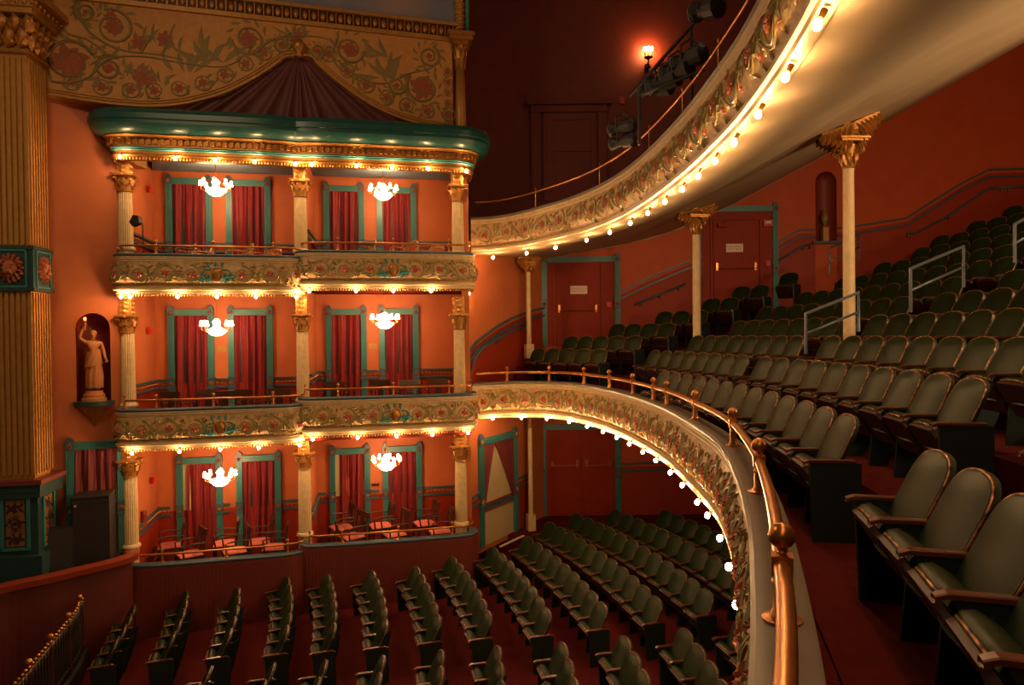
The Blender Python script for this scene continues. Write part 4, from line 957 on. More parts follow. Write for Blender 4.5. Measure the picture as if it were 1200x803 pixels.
# main balconies
lowb=[577,611,641,667,688.5,707,723,738,754,769,786,800,818,830]
pos=[LOW.s_px(x,.02,ZL-.85,.3,13.2) for x in lowb]
# beyond the last bulb met by azimuth, keep their spacing
u0=pos[-1]; bs=pos+[u0+.78*i for i in range(1,8)]
parapet('balcony_parapet','curved cream front of the lower balcony with modelled vines and bulbs under it',LOW,ZL,.05,LOW.L-.4,H=.50,period=.50,zf=zlow,bulbs=bs,vr=.016,dens=1.9,fringe=False,capm=LEDGEM,bo=.012,bz=-.15,bd=1.0)
ub=[577,616,650,686,713,737,757.5,777.5,797.5,816,835,857.5]
pos=[UPP.s_px(x,.02,ZU-.85,.3,13) for x in ub]; st=pos[-1]
bs=pos+[st+.80*i for i in range(1,11)]
parapet('balcony_parapet','curved cream front of the upper gallery, its underside bulbs sweeping overhead',UPP,ZU,.1,UPP.L-.4,H=.50,period=.62,bulbs=bs,vr=.016,dens=1.3,fringe=False,capm=LEDGEM,bo=-.01,bz=-.25,bd=2.)
rp=[594.5,643.5,684,713.5,741,765,790,811,836,859.5,889,912]
ps=[LOW.s_px(x,-.10,ZL+.25,.4,14.3) for x in rp[:6]]
def s_y(P,Y):
    return min((abs(P.at(P.L*i/900,-.1).y-Y),P.L*i/900) for i in range(901) if P.at(P.L*i/900,0).x>.5)[1]
ps+=[s_y(LOW,Y) for Y in (9.85,8.2,6.26,4.44,2.48)]
rail('brass_rail','stout brass rail with ball finials along the lower balcony, running to the foreground',LOW,ZL,.2,LOW.L-.6,-.11,.20,.030,ps,None,zlow,ballr=.048,pr_=.034)
up=[628,703,761,800,842]
ps=[UPP.s_px(x,-.14,ZU+.2,.3,12.5) for x in up]+[]
rail('brass_rail','slim brass rail on thin posts along the upper gallery ledge',UPP,ZU,.2,UPP.L-.6,-.14,.36,.017,ps,None,ballr=.018,pr_=.014,saddle=False)
# inner panelling behind the parapets
for P_,z_,m_,h_ in ((LOW,ZL,BOXBOARD,-.75),(UPP,ZU,MAROON,-.7)):
    mb=MB(); sweep(mb,P_,[(-.222,-.05),(-.20,-.05),(-.20,h_),(-.222,h_)],z_,.3,P_.L-.4); struct(mb.build('wall_parapet_inside',m_))
# ================================================================== chandeliers
def chandelier():
    t=thing('chandelier','x','chandelier',(0,0,0),local=True)
    m=MB(); m.tube([(0,0,.62),(0,0,.18)],.008,6); m.lathe([(.0,.60),(.05,.61),(.04,.64),(.01,.66)],(0,0,0),10); lpart(m,'stem',BRASS,t)
    m=MB(); m.lathe([(.02,-.14),(.09,-.13),(.15,-.09),(.175,-.04),(.165,.0),(.09,.03),(.05,.08),(.075,.13),(.08,.16),(.03,.22)],(0,0,0),16)
    for i in range(20): a=2*pi*i/20; m.ball((.185*cos(a),.185*sin(a),-.03),.018,6,sz=(1,1,1.5))
    lpart(m,'crystal_basket',CHANDM,t,True)
    m=MB()
    m.tube([(.2*cos(a),.2*sin(a),.0) for a in [2*pi*i/24 for i in range(24)]],.010,6,closed=True)
    lpart(m,'crown_ring',BRASS,t)
    for i in range(8):
        a=2*pi*i/8+.3; c,s=cos(a),sin(a); m=MB(); m.tube([(.1*c,.1*s,-.02),(.2*c,.2*s,-.05),(.29*c,.29*s,-.01),(.30*c,.30*s,.05)],.009,6); m.lathe([(.012,.045),(.04,.055),(.035,.065),(.014,.07),(.014,.12)],(.30*c,.30*s,0),8); ar=lpart(m,'arm',BRASS,t)
        m=MB(); m.ball((.30*c,.30*s,.15),.03,8,sz=(1,1,1.4)); m.ball((.30*c,.30*s,.09),.045,8,sz=(1,1,.6)); lpart(m,'candle_bulb',CHANDM,ar,True)
    return t
ch=None
for k,(px,py,Y,lab) in enumerate(((253,222,14.55,'top left-bay'),(449,227,15.3,'top right-bay'),(254,386,14.55,'middle left-bay'),(451,378,15.3,'middle right-bay'),(258,562,14.5,'lowest left-bay'),(453,544,15.25,'lowest right-bay'))):
    loc=at_y(px,py,Y)
    if ch is None: ch=chandelier(); ch.location=loc; ch['label']='glittering crystal chandelier hanging in the %s box'%lab; ch['group']='box chandeliers'; o=ch
    else: o=copy_thing(ch,loc,k*.4,'glittering crystal chandelier hanging in the %s box'%lab)
    zc={0:3.74,1:.98,2:-2.14}[k//2]-loc.z
    if zc>.66:
        m=MB(); m.tube([(0,0,.62),(0,0,zc)],.006,5); lpart(m,'chain',BRASS,o)
# wall sconce in the gallery
sc_=at_y(759,72,18.42); t=thing('wall_sconce','lit candle sconce glowing on the dark red gallery wall','sconce',sc_)
m=MB(); m.lathe([(.03,-.22),(.07,-.20),(.03,-.14),(.02,.0),(.05,.03),(.10,.05),(.12,.07),(.03,.08)],sc_-Vector((0,.10,0)),10); m.tube([sc_+Vector((0,.08,-.16)),sc_+Vector((0,-.02,-.2)),sc_+Vector((0,-.10,-.12))],.015,6); m.box(sc_+Vector((0,.07,-.15)),(.12,.03,.22)); m.build('bracket',BLACK,t)
for dx in (-.09,0,.09):
    m=MB(); q=sc_+Vector((dx,-.10,.09)); m.tube([q,q+Vector((0,0,.14))],.018,6); cd=m.build('candle',CREAM,t); m=MB(); m.ball(q+Vector((0,0,.21)),.042,8,sz=(1,1,1.4)); m.build('flame_bulb',SCONM,cd,smooth=True)
# gallery door with crown moulding, on the dark wall
def g(x,y,k=0): return at_y(x,y,18.5-k)
gd=bpy.data.objects.new('door_%d'%(DN[0]+1),None); COL.objects.link(gd); gd['kind']='structure'; gd.location=g(665,200)
m=MB()
for (xa,ya,xb,yb,k) in ((622,124,711,132,.12),(617,118,716,124,.2),(622,132,634,235,.08),(700,132,711,230,.08)):
    a=g(xa,ya); b=g(xb,yb); m.box(((a.x+b.x)/2,18.5-k/2,(a.z+b.z)/2),(abs(b.x-a.x),k,abs(b.z-a.z)))
m.build('casing',MAROON,gd); m=MB(); a=g(636,133); b=g(700,235); m.box(((a.x+b.x)/2,18.47,(a.z+b.z)/2),(b.x-a.x,.05,a.z-b.z)); 
for (xa,ya,xb,yb) in ((640,140,648,225),(648,175,692,178),(648,138,692,141),(692,138,698,225)):
    a=g(xa,ya); b=g(xb,yb); m.box(((a.x+b.x)/2,18.43,(a.z+b.z)/2),(abs(b.x-a.x),.03,abs(a.z-b.z)))
m.build('door_leaf',MAROON,gd)
def smallbox(name,lab,cat,p,d,m,rz=0,m2=None):
    t=thing(name,lab,cat,p,rz,local=True); b=MB(); b.box((0,0,0),d); lpart(b,'housing',m,t); b=MB(); b.box((0,-d[1]/2-.008,d[2]*.12),(d[0]*.6,.016,d[2]*.35)); lpart(b,'face_plate',m2 or m,t); return t
smallbox('exit_sign','small red exit sign on the dark gallery wall under the sconce','sign',at_y(729,118,18.45),(.13,.06,.17),FIRERED,m2=SIGNRED)
smallbox('exit_sign','red exit sign right of the right emergency door','sign',SIDE.pt(*SIDE.px(899,262),.05),(.24,.06,.17),FIRERED,m2=WHITE)
smallbox('fire_alarm','red fire alarm between left emergency door and its teal frame','fire alarm',SIDE.pt(*SIDE.px(713.5,357),.05),(.12,.06,.14),FIRERED)
smallbox('fire_alarm','red fire alarm beside the right emergency door','fire alarm',SIDE.pt(*SIDE.px(899,309),.05),(.12,.06,.14),FIRERED)
BLs=Pl((BL.x,BL.y),(BC.x+.02,BC.y))
for px,py,lab in ((173,222,'top'),(173,388,'middle'),(177.5,563,'lowest')):
    p=at_plane(px,py,BL,Vector((.97,.2,0)).normalized()); smallbox('fire_alarm',f'red fire alarm on the side wall of the {lab} left-bay box','fire alarm',p+Vector((.04,0,0)),(.09,.07,.14),FIRERED,rz=1.36)
p=at_plane(166,607,BL,Vector((.97,.2,0)).normalized()); smallbox('wall_box','dark red box on the side wall of the lowest left-bay box','junction box',p+Vector((.04,0,0)),(.1,.07,.28),DEEPRED,rz=1.36)
for px,py,m_,lab,d in ((260,409,GOLDP,'small gold plaque between the doorways of the middle left-bay box',(.2,.02,.13)),(437,406,GOLDP,'small gold plaque between the doorways of the middle right-bay box',(.2,.02,.13)),(440,568,DARKWD,'small dark plaque between the doorways of the lowest right-bay box',(.18,.02,.07))):
    q=BACK.pt(*BACK.px(px,py),.02); smallbox('wall_plaque',lab,'plaque',q,d,m_,rz=fz)
# ================================================================== gallery spotlights
pg=thing('lighting_pipe','dark sloping lighting pipe on uprights above the gallery rail','pipe',at_y(790,110,9.2))
A=at_y(738,113,9.4); B=at_y(816,24,8.4); m=MB(); m.tube([A,B],.022,8); m.build('pipe',BLACK,pg)
for x,y0,y1 in ((749,108,138),(810,30,112)):
    q0=at_y(x,y0,8.8); q1=at_y(x,y1,8.8); m=MB(); m.tube([q0,Vector((q0.x,q0.y,q1.z-.35))],.022,8); m.build('upright',BLACK,pg)
m=MB(); m.bar(at_y(749,112,8.8),at_y(826,82,8.4),.05,.02); m.build('crossbar',BLACK,pg)
def lantern(px,py,Y,px2,py2,s,lab,lit=False,parent=None):
    a=at_y(px,py,Y); b=at_y(px2,py2,Y-.35); d=(b-a).normalized(); L=(b-a).length; R=d.to_track_quat('Z','Y').to_matrix(); t=thing('spotlight',lab,'spotlight',a)
    m=MB(); m.lathe([(.11*s,0),(.115*s,.04),(.085*s,.10),(.08*s,L*.45),(.12*s,L*.5),(.13*s,L*.9),(.06*s,L)],a,12,mtx=R); m.build('lamp_housing',BLACK,t)
    m=MB(); m.lathe([(.125*s,-.012),(.125*s,.005)],a,8,mtx=R); fr=m.build('gel_frame',PIPEM,t); m=MB(); m.lathe([(.10*s,-.02),(.10*s,-.005)],a,12,mtx=R); m.build('lens',SIGNRED if lit else BLACK,fr)  # lens coloured red to stand for a glint, it gives no light
    c=a+d*L*.5; m=MB(); m.tube([c+Vector((-.12*s,0,0)),c+Vector((-.13*s,0,.16*s)),c+Vector((0,0,.24*s)),c+Vector((.13*s,0,.16*s)),c+Vector((.12*s,0,0))],.013,6); m.build('yoke',BLACK,t)
    return t
lantern(762,101,9.2,798,88,1.0,'black spotlight lowest on the sloping pipe')
lantern(779,87,9.0,812,76,1.0,'black spotlight second from the bottom of the sloping pipe')
lantern(792,76,8.8,828,60,1.0,'black spotlight third from the bottom of the sloping pipe')
lantern(815,15,8.3,845,6,1.05,'black spotlight at the top end of the sloping pipe')
lantern(752,106,9.5,790,100,.9,'dark spotlight hanging under the lowest end of the pipe')
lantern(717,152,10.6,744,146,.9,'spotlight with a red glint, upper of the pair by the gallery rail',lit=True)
lantern(718,169,10.6,744,163,.8,'spotlight, lower of the pair by the gallery rail')
q=at_y(157,259,13.35); t=thing('box_spotlight','small black barn-door lamp on a pole at the top left-bay box','spotlight',q)
m=MB(); m.slab([q+Vector((-.10,0,-.02)),q+Vector((-.04,0,-.10)),q+Vector((.10,0,-.04)),q+Vector((.08,0,.10)),q+Vector((-.02,0,.12))],(0,.14,0)); m.build('lamp_housing',BLACK,t)
m=MB(); m.tube([q+Vector((.08,.07,0)),q+Vector((.13,.07,-.08)),q+Vector((.13,.07,-.75))],.012,6); m.build('pole',BLACK,t)
# ================================================================== statue and urn
p0=W1.pt(st_a,st_zs,-.10)
t=thing('statue_bracket','slate shelf with gilt pendant bracket under the statue niche','bracket',p0)
m=MB(); n_=20; shelf=[W1.pt(st_a+(st_w+.06)*cos(pi-pi*i/n_),st_zs-.09,.30*sin(pi*i/n_)) for i in range(n_+1)]; m.slab(shelf,(0,0,.09)); m.build('shelf',DTEAL,t)
m=MB(); rows=[]
for j in range(8):
    q=j/7; w=(st_w*.92)*(1-q)**1.25+.015; rows.append([W1.pt(st_a+w*cos(pi-pi*i/12),st_zs-.10-.42*q,.24*(1-q)**1.2*sin(pi*i/12)*(1.06 if i%2 else .94)) for i in range(13)])
m.grid(rows); m.build('gilt_pendant',GOLD,t)
def skin(name,nodes,edges,m,parent,sub=2,root=0):
    me=bpy.data.meshes.new(name); me.from_pydata([n[0] for n in nodes],edges,[]); o=bpy.data.objects.new(name,me); COL.objects.link(o); me.materials.append(m)
    o.parent=parent; sk=o.modifiers.new('skin','SKIN'); sk.use_smooth_shade=True
    for i,n in enumerate(nodes):
        r=n[1]; v=me.skin_vertices[0].data[i]; v.radius=r if isinstance(r,tuple) else (r,r); v.use_root=(i==root)
    s=o.modifiers.new('sub','SUBSURF'); s.levels=s.render_levels=sub; return o
def statue(parent):
    N=[((0,0,.62),(.10,.085)),((.01,0,.72),(.085,.07)),((.0,0,.82),(.10,.08)),((0,0,.93),(.105,.075)),((.0,0,.99),(.04,.04)),((.0,-.01,1.03),(.034,.036)),((.0,-.015,1.06),(.032,.034)),((.0,-.015,1.08),(.03,.03)),
       ((-.13,0,.96),.042),((-.23,-.03,1.05),.034),((-.17,-.03,1.21),.026),((-.135,-.03,1.28),.026),
       ((.13,0,.94),.042),((.17,-.01,.80),.034),((.20,-.05,.66),.026),((.22,-.06,.61),.024),
       ((-.06,0,.50),.085),((-.06,-.02,.30),.065),((-.06,0,.12),.055),((-.07,-.03,.04),.04),((.06,0,.50),.08),((.07,-.05,.32),.062),((.06,0,.12),.05),((.07,-.05,.04),.04)]
    E=[(0,1),(1,2),(2,3),(3,4),(4,5),(5,6),(6,7),(3,8),(8,9),(9,10),(10,11),(3,12),(12,13),(13,14),(14,15),(0,16),(16,17),(17,18),(18,19),(0,20),(20,21),(21,22),(22,23)]
    return skin('figure',N,E,STATUE,parent)
s_=thing('torch_statue','ochre classical statue of a draped woman raising a small lit torch, in the left niche','statue',W1.pt(st_a,st_zs+.0,-.02),atan2(W1.u.y,W1.u.x),local=True)
m=MB(); m.lathe([(.22,0),(.22,.05),(.19,.07),(.19,.13),(.16,.15),(.15,.20)],(0,0,0),20); lpart(m,'round_base',STATUE,s_,30)
sf=bpy.data.objects.new('figure_mount',None)
bpy.data.objects.remove(sf)
fg=statue(s_); fg.location=(0,0,.19)
rows=[]      # pleated dress from waist to feet
for j in range(12):
    q=j/11; z=.73-.66*q; row=[]
    for i in range(36):
        a=2*pi*i/36; rr=(.078+.045*sin(q*2.2))*(1+.10*sin(a*9+q*2)*(.3+q)); row.append((rr*1.18*cos(a)+.01,rr*.9*sin(a)-.01,z))
    rows.append(row)
m=MB(); m.grid(rows,cv=True); d_=lpart(m,'draped_dress',STATUE,fg,True)
m=MB(); rows=[]
for j in range(9):
    q=j/8; z=.80-.30*q; rows.append([((.100+.04*q)*(1+.07*sin(a*7+j))*1.1*cos(a),(.085+.035*q)*(1+.07*sin(a*7+j))*sin(a)-.01,z+.04*cos(a)) for a in [2*pi*i/32 for i in range(32)]])
m.grid(rows,cv=True); lpart(m,'overfold',STATUE,fg,True)
m=MB(); m.ball((.005,-.02,1.115),.058,16,sz=(.86,1.0,1.28)); lpart(m,'head',STATUE,fg,True)
m=MB(); m.ball((.005,.012,1.14),.060,14,sz=(1,1,1.05)); m.ball((.005,.075,1.13),.034,10); 
m.ball((.005,.0,1.165),.045,12,sz=(1,1,.7))
lpart(m,'hair',STATUE,fg,True)
m=MB(); m.ball((-.017,-.072,1.118),.008,6,sz=(1.3,.6,.8)); m.ball((.027,-.072,1.118),.008,6,sz=(1.3,.6,.8)); m.ball((.005,-.080,1.100),.010,6,sz=(.7,1,1.6)); m.ball((.005,-.074,1.074),.012,6,sz=(1.4,.6,.5)); lpart(m,'face_feature_set',STATUE,fg,True)
for hx,hy,hz,sg in ((-.128,-.035,1.305,1),(.225,-.065,.595,-1)):
    m=MB(); m.ball((hx,hy,hz),.026,8,sz=(.9,.6,1.2))
    for i in range(4): m.tube([(hx-.018+.012*i,hy-.01,hz+sg*.02),(hx-.018+.012*i,hy-.028,hz+sg*(.035-.003*abs(i-1.5))),(hx-.016+.011*i,hy-.02,hz+sg*.015)],.0065,5)
    m.tube([(hx+.022,hy,hz),(hx+.03,hy-.02,hz+sg*.02)],.008,5); lpart(m,'hand',STATUE,fg,True)
m=MB(); m.lathe([(.012,1.20),(.014,1.33),(.03,1.37),(.035,1.39)],(-.128,-.05,0),8); to=lpart(m,'torch',STATUE,fg); m=MB(); m.ball((-.128,-.05,1.42),.026,8,sz=(1,1,1.4)); lpart(m,'torch_light',TORCHM,to,True)
# urn
ub_=SIDE.pt(un_a,un_zs,-.08); t=thing('urn_pedestal','narrow ochre pedestal in the arched niche of the side wall','pedestal',ub_)
zt_=SIDE.px(968,267)[1]; m=MB(); m.box((ub_.x,ub_.y,(zt_+un_zs)/2),(.15,.15,zt_-un_zs)); m.build('block',mat('ochre_block',(.45,.22,.06),.5),t); m=MB(); m.box((ub_.x,ub_.y,zt_),(.18,.18,.03)); m.build('cap',GOLDP,t)
t=thing('urn','small green and gold lidded urn on the niche pedestal','urn',(ub_.x,ub_.y,zt_)); m=MB(); m.lathe([(.05,0),(.05,.02),(.02,.06),(.03,.10),(.085,.20),(.10,.30),(.08,.34),(.09,.36)],(ub_.x,ub_.y,zt_),14); m.build('bowl',mat('urn_green',(.10,.12,.05),.4,col2=(.35,.2,.06),nscale=20),t,smooth=40)
m=MB(); m.lathe([(.09,.36),(.07,.40),(.03,.43),(.02,.46),(.035,.48),(.02,.52),(.005,.55)],(ub_.x,ub_.y,zt_),14); m.build('lid',GOLDP,t,smooth=40)
m=MB(); m.slab([SIDE.pt(un_a-.40,un_zs-.07),SIDE.pt(un_a+.40,un_zs-.07),SIDE.pt(un_a+.40,un_zs),SIDE.pt(un_a-.40,un_zs)],SIDE.n*.12); struct(m.build('trim_90',SLATE))
# ================================================================== auditorium platforms
t_lo=-13.5
LOWS=[(LOW.at(LOW.L*i/240,0),LOW.at(LOW.L*i/240,1)-LOW.at(LOW.L*i/240,0)) for i in range(241)]
def inside(p):      # distance behind the lower balcony front
    q,n=min(LOWS,key=lambda s:(s[0].x-p[0])**2+(s[0].y-p[1])**2); return -((p[0]-q.x)*n.x+(p[1]-q.y)*n.y), q, n
def clampin(p,m=.24):
    dd,q,n=inside(p)
    return Vector((q.x-n.x*m,q.y-n.y*m)) if dd<m else Vector((p[0],p[1]))
def tcap(R):        # arc length at which the row line reaches the side aisle or the passage wall
    t=0
    while t<14:
        p,_=rowpt(R,t)
        if p.y>17.0: break
        if (p.x-W2.o.x)*W2.n.x+(p.y-W2.o.y)*W2.n.y<.05: break
        t+=.05
    return t
NR=14
for k in range(-1,NR):
    Ra=rowR(k)-.42; Rb=rowR(k+1)-.42; z=rowZ(max(k,0))
    if k==-1:
        rows=[]
        for i in range(0,len(LOW.p),3):
            a=LOW.at(LOW.c[i],-.2); n=a-LOW.at(LOW.c[i],1); n.normalize(); rows.append([(a.x,a.y,z-.02),(a.x+n.x*1.2,a.y+n.y*1.2,z-.02)])
        mb=MB(); mb.grid(rows); struct(mb.build('floor_balcony',CARPET)); continue
    def strip(R):
        T1=tcap(R); return [clampin(rowpt(R,t_lo*R/19.2+ (T1-t_lo*R/19.2)*i/80)[0]) for i in range(81)]
    A_,B_=strip(Ra),strip(Rb); mb=MB()
    rows=[[(a.x,a.y,z),(b.x,b.y,z)] for a,b in zip(A_,B_)]; mb.grid(rows)
    zn=rowZ(k+1) if k<NR-1 else z+.3
    mb.grid([[(b.x,b.y,z),(b.x,b.y,zn)] for b in B_]); mb.grid([[(A_[-1].x,A_[-1].y,z),(B_[-1].x,B_[-1].y,z)],[(A_[-1].x,A_[-1].y,-1.9),(B_[-1].x,B_[-1].y,-1.9)]])
    struct(mb.build('floor_tier',CARPET))
# ================================================================== theatre seats
SW=.485
def seat_meshes():
    D={}
    vs=[0,.14,.3,.46,.60,.70,.78,.85,.90,.94,.966,.983,.993,.998,1.0]
    def back():
        fr,bk=[],[]
        nu=8
        for v in vs:
            z=.36+.53*v
            hw=.226*(1+.02*sin(v*3)) if v<.66 else .2295*max(0,1-((v-.66)/.34)**3.0)**(1/2.5)
            hw=max(hw,.04); y0=.035-(z-.40)*.48; sh=min(1,(1-v)*7+.1)
            fr.append([(hw*u,y0+.042*(1-u*u)*sh+.010*u*u,z) for u in [-1+2*i/nu for i in range(nu+1)]])
            bk.append([(hw*u,y0-.032-.020*(1-u*u)*sh,z) for u in [-1+2*i/nu for i in range(nu+1)]])
        return fr,bk
    fr,bk=back(); m=MB()
    m.grid(fr,0); m.grid([r for r in bk],1)
    L=[r[0] for r in fr]+fr[-1][1:-1]+[r[-1] for r in fr[::-1]]; K=[r[0] for r in bk]+bk[-1][1:-1]+[r[-1] for r in bk[::-1]]
    m.grid([L,K],1); m.grid([fr[0],bk[0]],1)
    D['backrest']=m.mesh('backrest',[VINYL,SHELL],55)
    m=MB(); m.tube([(x*1.01,y-.012,z+.004) for x,y,z in L],.0075,5); D['welt']=m.mesh('welt_piping',WELT,True)
    # cushion, folded up
    R=Matrix.Rotation(radians(58),3,'X')
    def P(x,y,z): v=R@Vector((x,y,z)); return (v.x,v.y-.03,v.z+.28)
    m=MB(); cols=[]
    prof=[(0,-.02),(.0,.04),(.10,.085),(.20,.095),(.27,.085),(.32,.055),(.335,.01),(.32,-.02)]
    for u in (-1,-.96,-.8,-.4,.4,.8,.96,1):
        e=1-.28*abs(u)**8; cols.append([P(.208*u,y*(1-.05*abs(u)**6),z*e) for y,z in prof])
    m.grid(cols,0); m.f.append(tuple(range(8))); m.m.append(0); o=7*8; m.f.append(tuple(range(o,o+8))[::-1]); m.m.append(0)
    D['cushion']=m.mesh('cushion',VINYL,50)
    m=MB(); cr=((-1,0),(1,0),(1,.27),(.85,.322),(-.85,.322),(-1,.27)); q=[P(.208*x,y,-.05) for x,y in cr]; q2=[P(.208*x,y,-.021) for x,y in cr]
    m.add(q+q2,[tuple(range(6)),tuple(range(6,12))[::-1]]+[(i,(i+1)%6,6+(i+1)%6,6+i) for i in range(6)]); D['pan']=m.mesh('seat_pan',PANRED)
    m=MB(); m.tube([P(.20*x,y,-.012) for x,y in ((-1,.24),(-.98,.29),(-.85,.320),(-.4,.336),(0,.339),(.4,.336),(.85,.320),(.98,.29),(1,.24))],[.004,.005,.0075,.009,.009,.009,.0075,.005,.004],6); D['edge']=m.mesh('front_trim',WELT,True)
    for sx,nm_ in ((-1,'arm_l'),(1,'arm_r')):
        m=MB(); x=sx*SW/2; rows=[]
        for y,w,z in ((.195,.020,.578),(.20,.025,.585),(.16,.028,.60),(0,.027,.60),(-.15,.022,.598),(-.165,.018,.59)): rows.append([(x-w,y,z-.022),(x-w,y,z-.004),(x-w*.7,y,z),(x+w*.7,y,z),(x+w,y,z-.004),(x+w,y,z-.022)])
        m.grid(rows,cv=True); o=0; m.f.append(tuple(range(6))); m.m.append(0); m.f.append(tuple(range(30,36))[::-1]); m.m.append(0); D[nm_]=m.mesh('armrest',ARMWD)
        m=MB(); m.slab([(x-.014,.14,.575),(x-.014,-.15,.575),(x-.014,-.26,.9*.7),(x-.014,-.20,.30),(x-.014,-.10,.0),(x-.014,.06,.0),(x-.014,.03,.35)],(.028,0,0)); D['std'+nm_[-1]]=m.mesh('standard',SHELL)
        m=MB(); m.slab([(x-.018,.155,.575),(x-.018,-.20,.575),(x-.018,-.20,.0),(x-.018,.13,.0)],(.036,0,0)); m.box((x+sx*.02,-.02,.46),(.006,.05,.055)); D['end'+nm_[-1]]=m.mesh('end_panel',SHELL)
    return D
SMESH=seat_meshes()
def seat_proto(kind):
    t=thing('theatre_seat','x','theatre seat',(0,0,0),local=True)
    b=lpart(SMESH['backrest'],'backrest',None,t); lpart(SMESH['welt'],'welt_piping',None,b)
    s=lpart(SMESH['cushion'],'cushion',None,t); lpart(SMESH['pan'],'seat_pan',None,s); lpart(SMESH['edge'],'front_trim',None,s)
    # local -x is the side that stands farther along the row towards the aisle nearest the camera
    if kind in ('mid','near','far','both'): lpart(SMESH['arm_l'],'armrest',None,t)
    if kind in ('mid','far'): lpart(SMESH['stdl'],'standard',None,t)
    if kind in ('near','both'): lpart(SMESH['endl'],'end_panel',None,t)
    if kind in ('far','both'): lpart(SMESH['arm_r'],'armrest',None,t); lpart(SMESH['endr'],'end_panel',None,t)
    return t
PROT={}
ORD='first second third fourth fifth sixth seventh eighth ninth tenth eleventh twelfth thirteenth fourteenth fifteenth'.split()
NS=[0]
def visible(p,mx=90):
    q=proj(p+Vector((0,0,.7)))
    if not q: return False
    return -mx<q[0]<1200+mx and -40<q[1]<803+mx*1.5
def near(path,p):      # clear distance in front of a wall path
    i=min(range(0,len(path.p),2),key=lambda k:(path.p[k]-Vector((p[0],p[1]))).length_squared)
    dd=Vector((p[0],p[1]))-path.p[i]; return dd.dot(path.nrm[i]) if dd.length<1.2 else 9
def put_seat(pos,face,kind,label,group):
    if not visible(Vector(pos)): return
    if pos[2]<-4 and (near(PLB,pos)<.28 or near(PRB,pos)<.28 or (near(APR,pos)<9 and -near(APR,pos)<.15)): return
    if pos[2]>-4 and inside(pos)[0]<.27: return
    rz=face+pi/2+(.11 if pos[2]<-4 else 0)     # local +y looks at the stage; face = direction angle from the stage centre to the seat
    if kind not in PROT: o=PROT[kind]=seat_proto(kind); o.location=pos; o.rotation_euler=(0,0,rz); o['label']=label; o['group']=group
    else: copy_thing(PROT[kind],pos,rz,label,group)
    NS[0]+=1
def row_seats(R,z,ta,n,fmt,group,sp=SW,zfun=None,skip=None):
    for i in range(n):
        p,th=rowpt(R,ta+sp*(i+.5)); kind='near' if i==0 else ('far' if i==n-1 else 'mid')
        zz=zfun(p) if zfun else z
        if skip and skip(p): continue
        put_seat((p.x,p.y,zz),th,kind,fmt(i),group)
SPB=.505
for k in range(12):
    R=rowR(k)-0.0; z=rowZ(k); rowname=ORD[k]
    ta=radians(-9.6)*R
    n=[10,10,10,11,11,11,12,12,12,12,12,12][k]
    row_seats(R,z,ta,n,lambda i:f'green theatre seat, {ORD[i]} from the near aisle in the {rowname} balcony row, middle block','balcony seats, middle block',SPB)
    ta=radians(5.6)*R
    n=[8,8,8,8,9,9,9,9,9,10,10,10][k]
    row_seats(R,z,ta,n,lambda i:f'green theatre seat, {ORD[i]} from the middle aisle in the {rowname} balcony row, far block','balcony seats, far block',min(.47,(TH_T*R-ta-.05)/n),skip=lambda p:p.y>16.7)
    if k<9:
        ta=TH_T*R+.72; n=[7,6,6,5,4,3,3,3,2][k]
        row_seats(R,z,ta,n,lambda i:f'green theatre seat, {ORD[i]} from the side aisle in the {rowname} balcony row, wall block','balcony seats, block by the wall',SW,skip=lambda p:p.y>16.85 or (p.x-W2.o.x)*W2.n.x+(p.y-W2.o.y)*W2.n.y<.45 or inside(p)[0]<.62)
    if k<3:
        R=rowR(k); n=12; tb=radians(-12.9)*R-n*SPB
        def fm(i,n=n,rowname=rowname): return f'green theatre seat, {ORD[n-1-i]} from the aisle in the {rowname} row of the nearest balcony block'
        for i in range(n):
            p,th=rowpt(R,tb+SPB*(i+.5)); kind='far' if i==n-1 else 'mid'; put_seat((p.x,p.y,z),th,kind,fm(i),'balcony seats, nearest block')
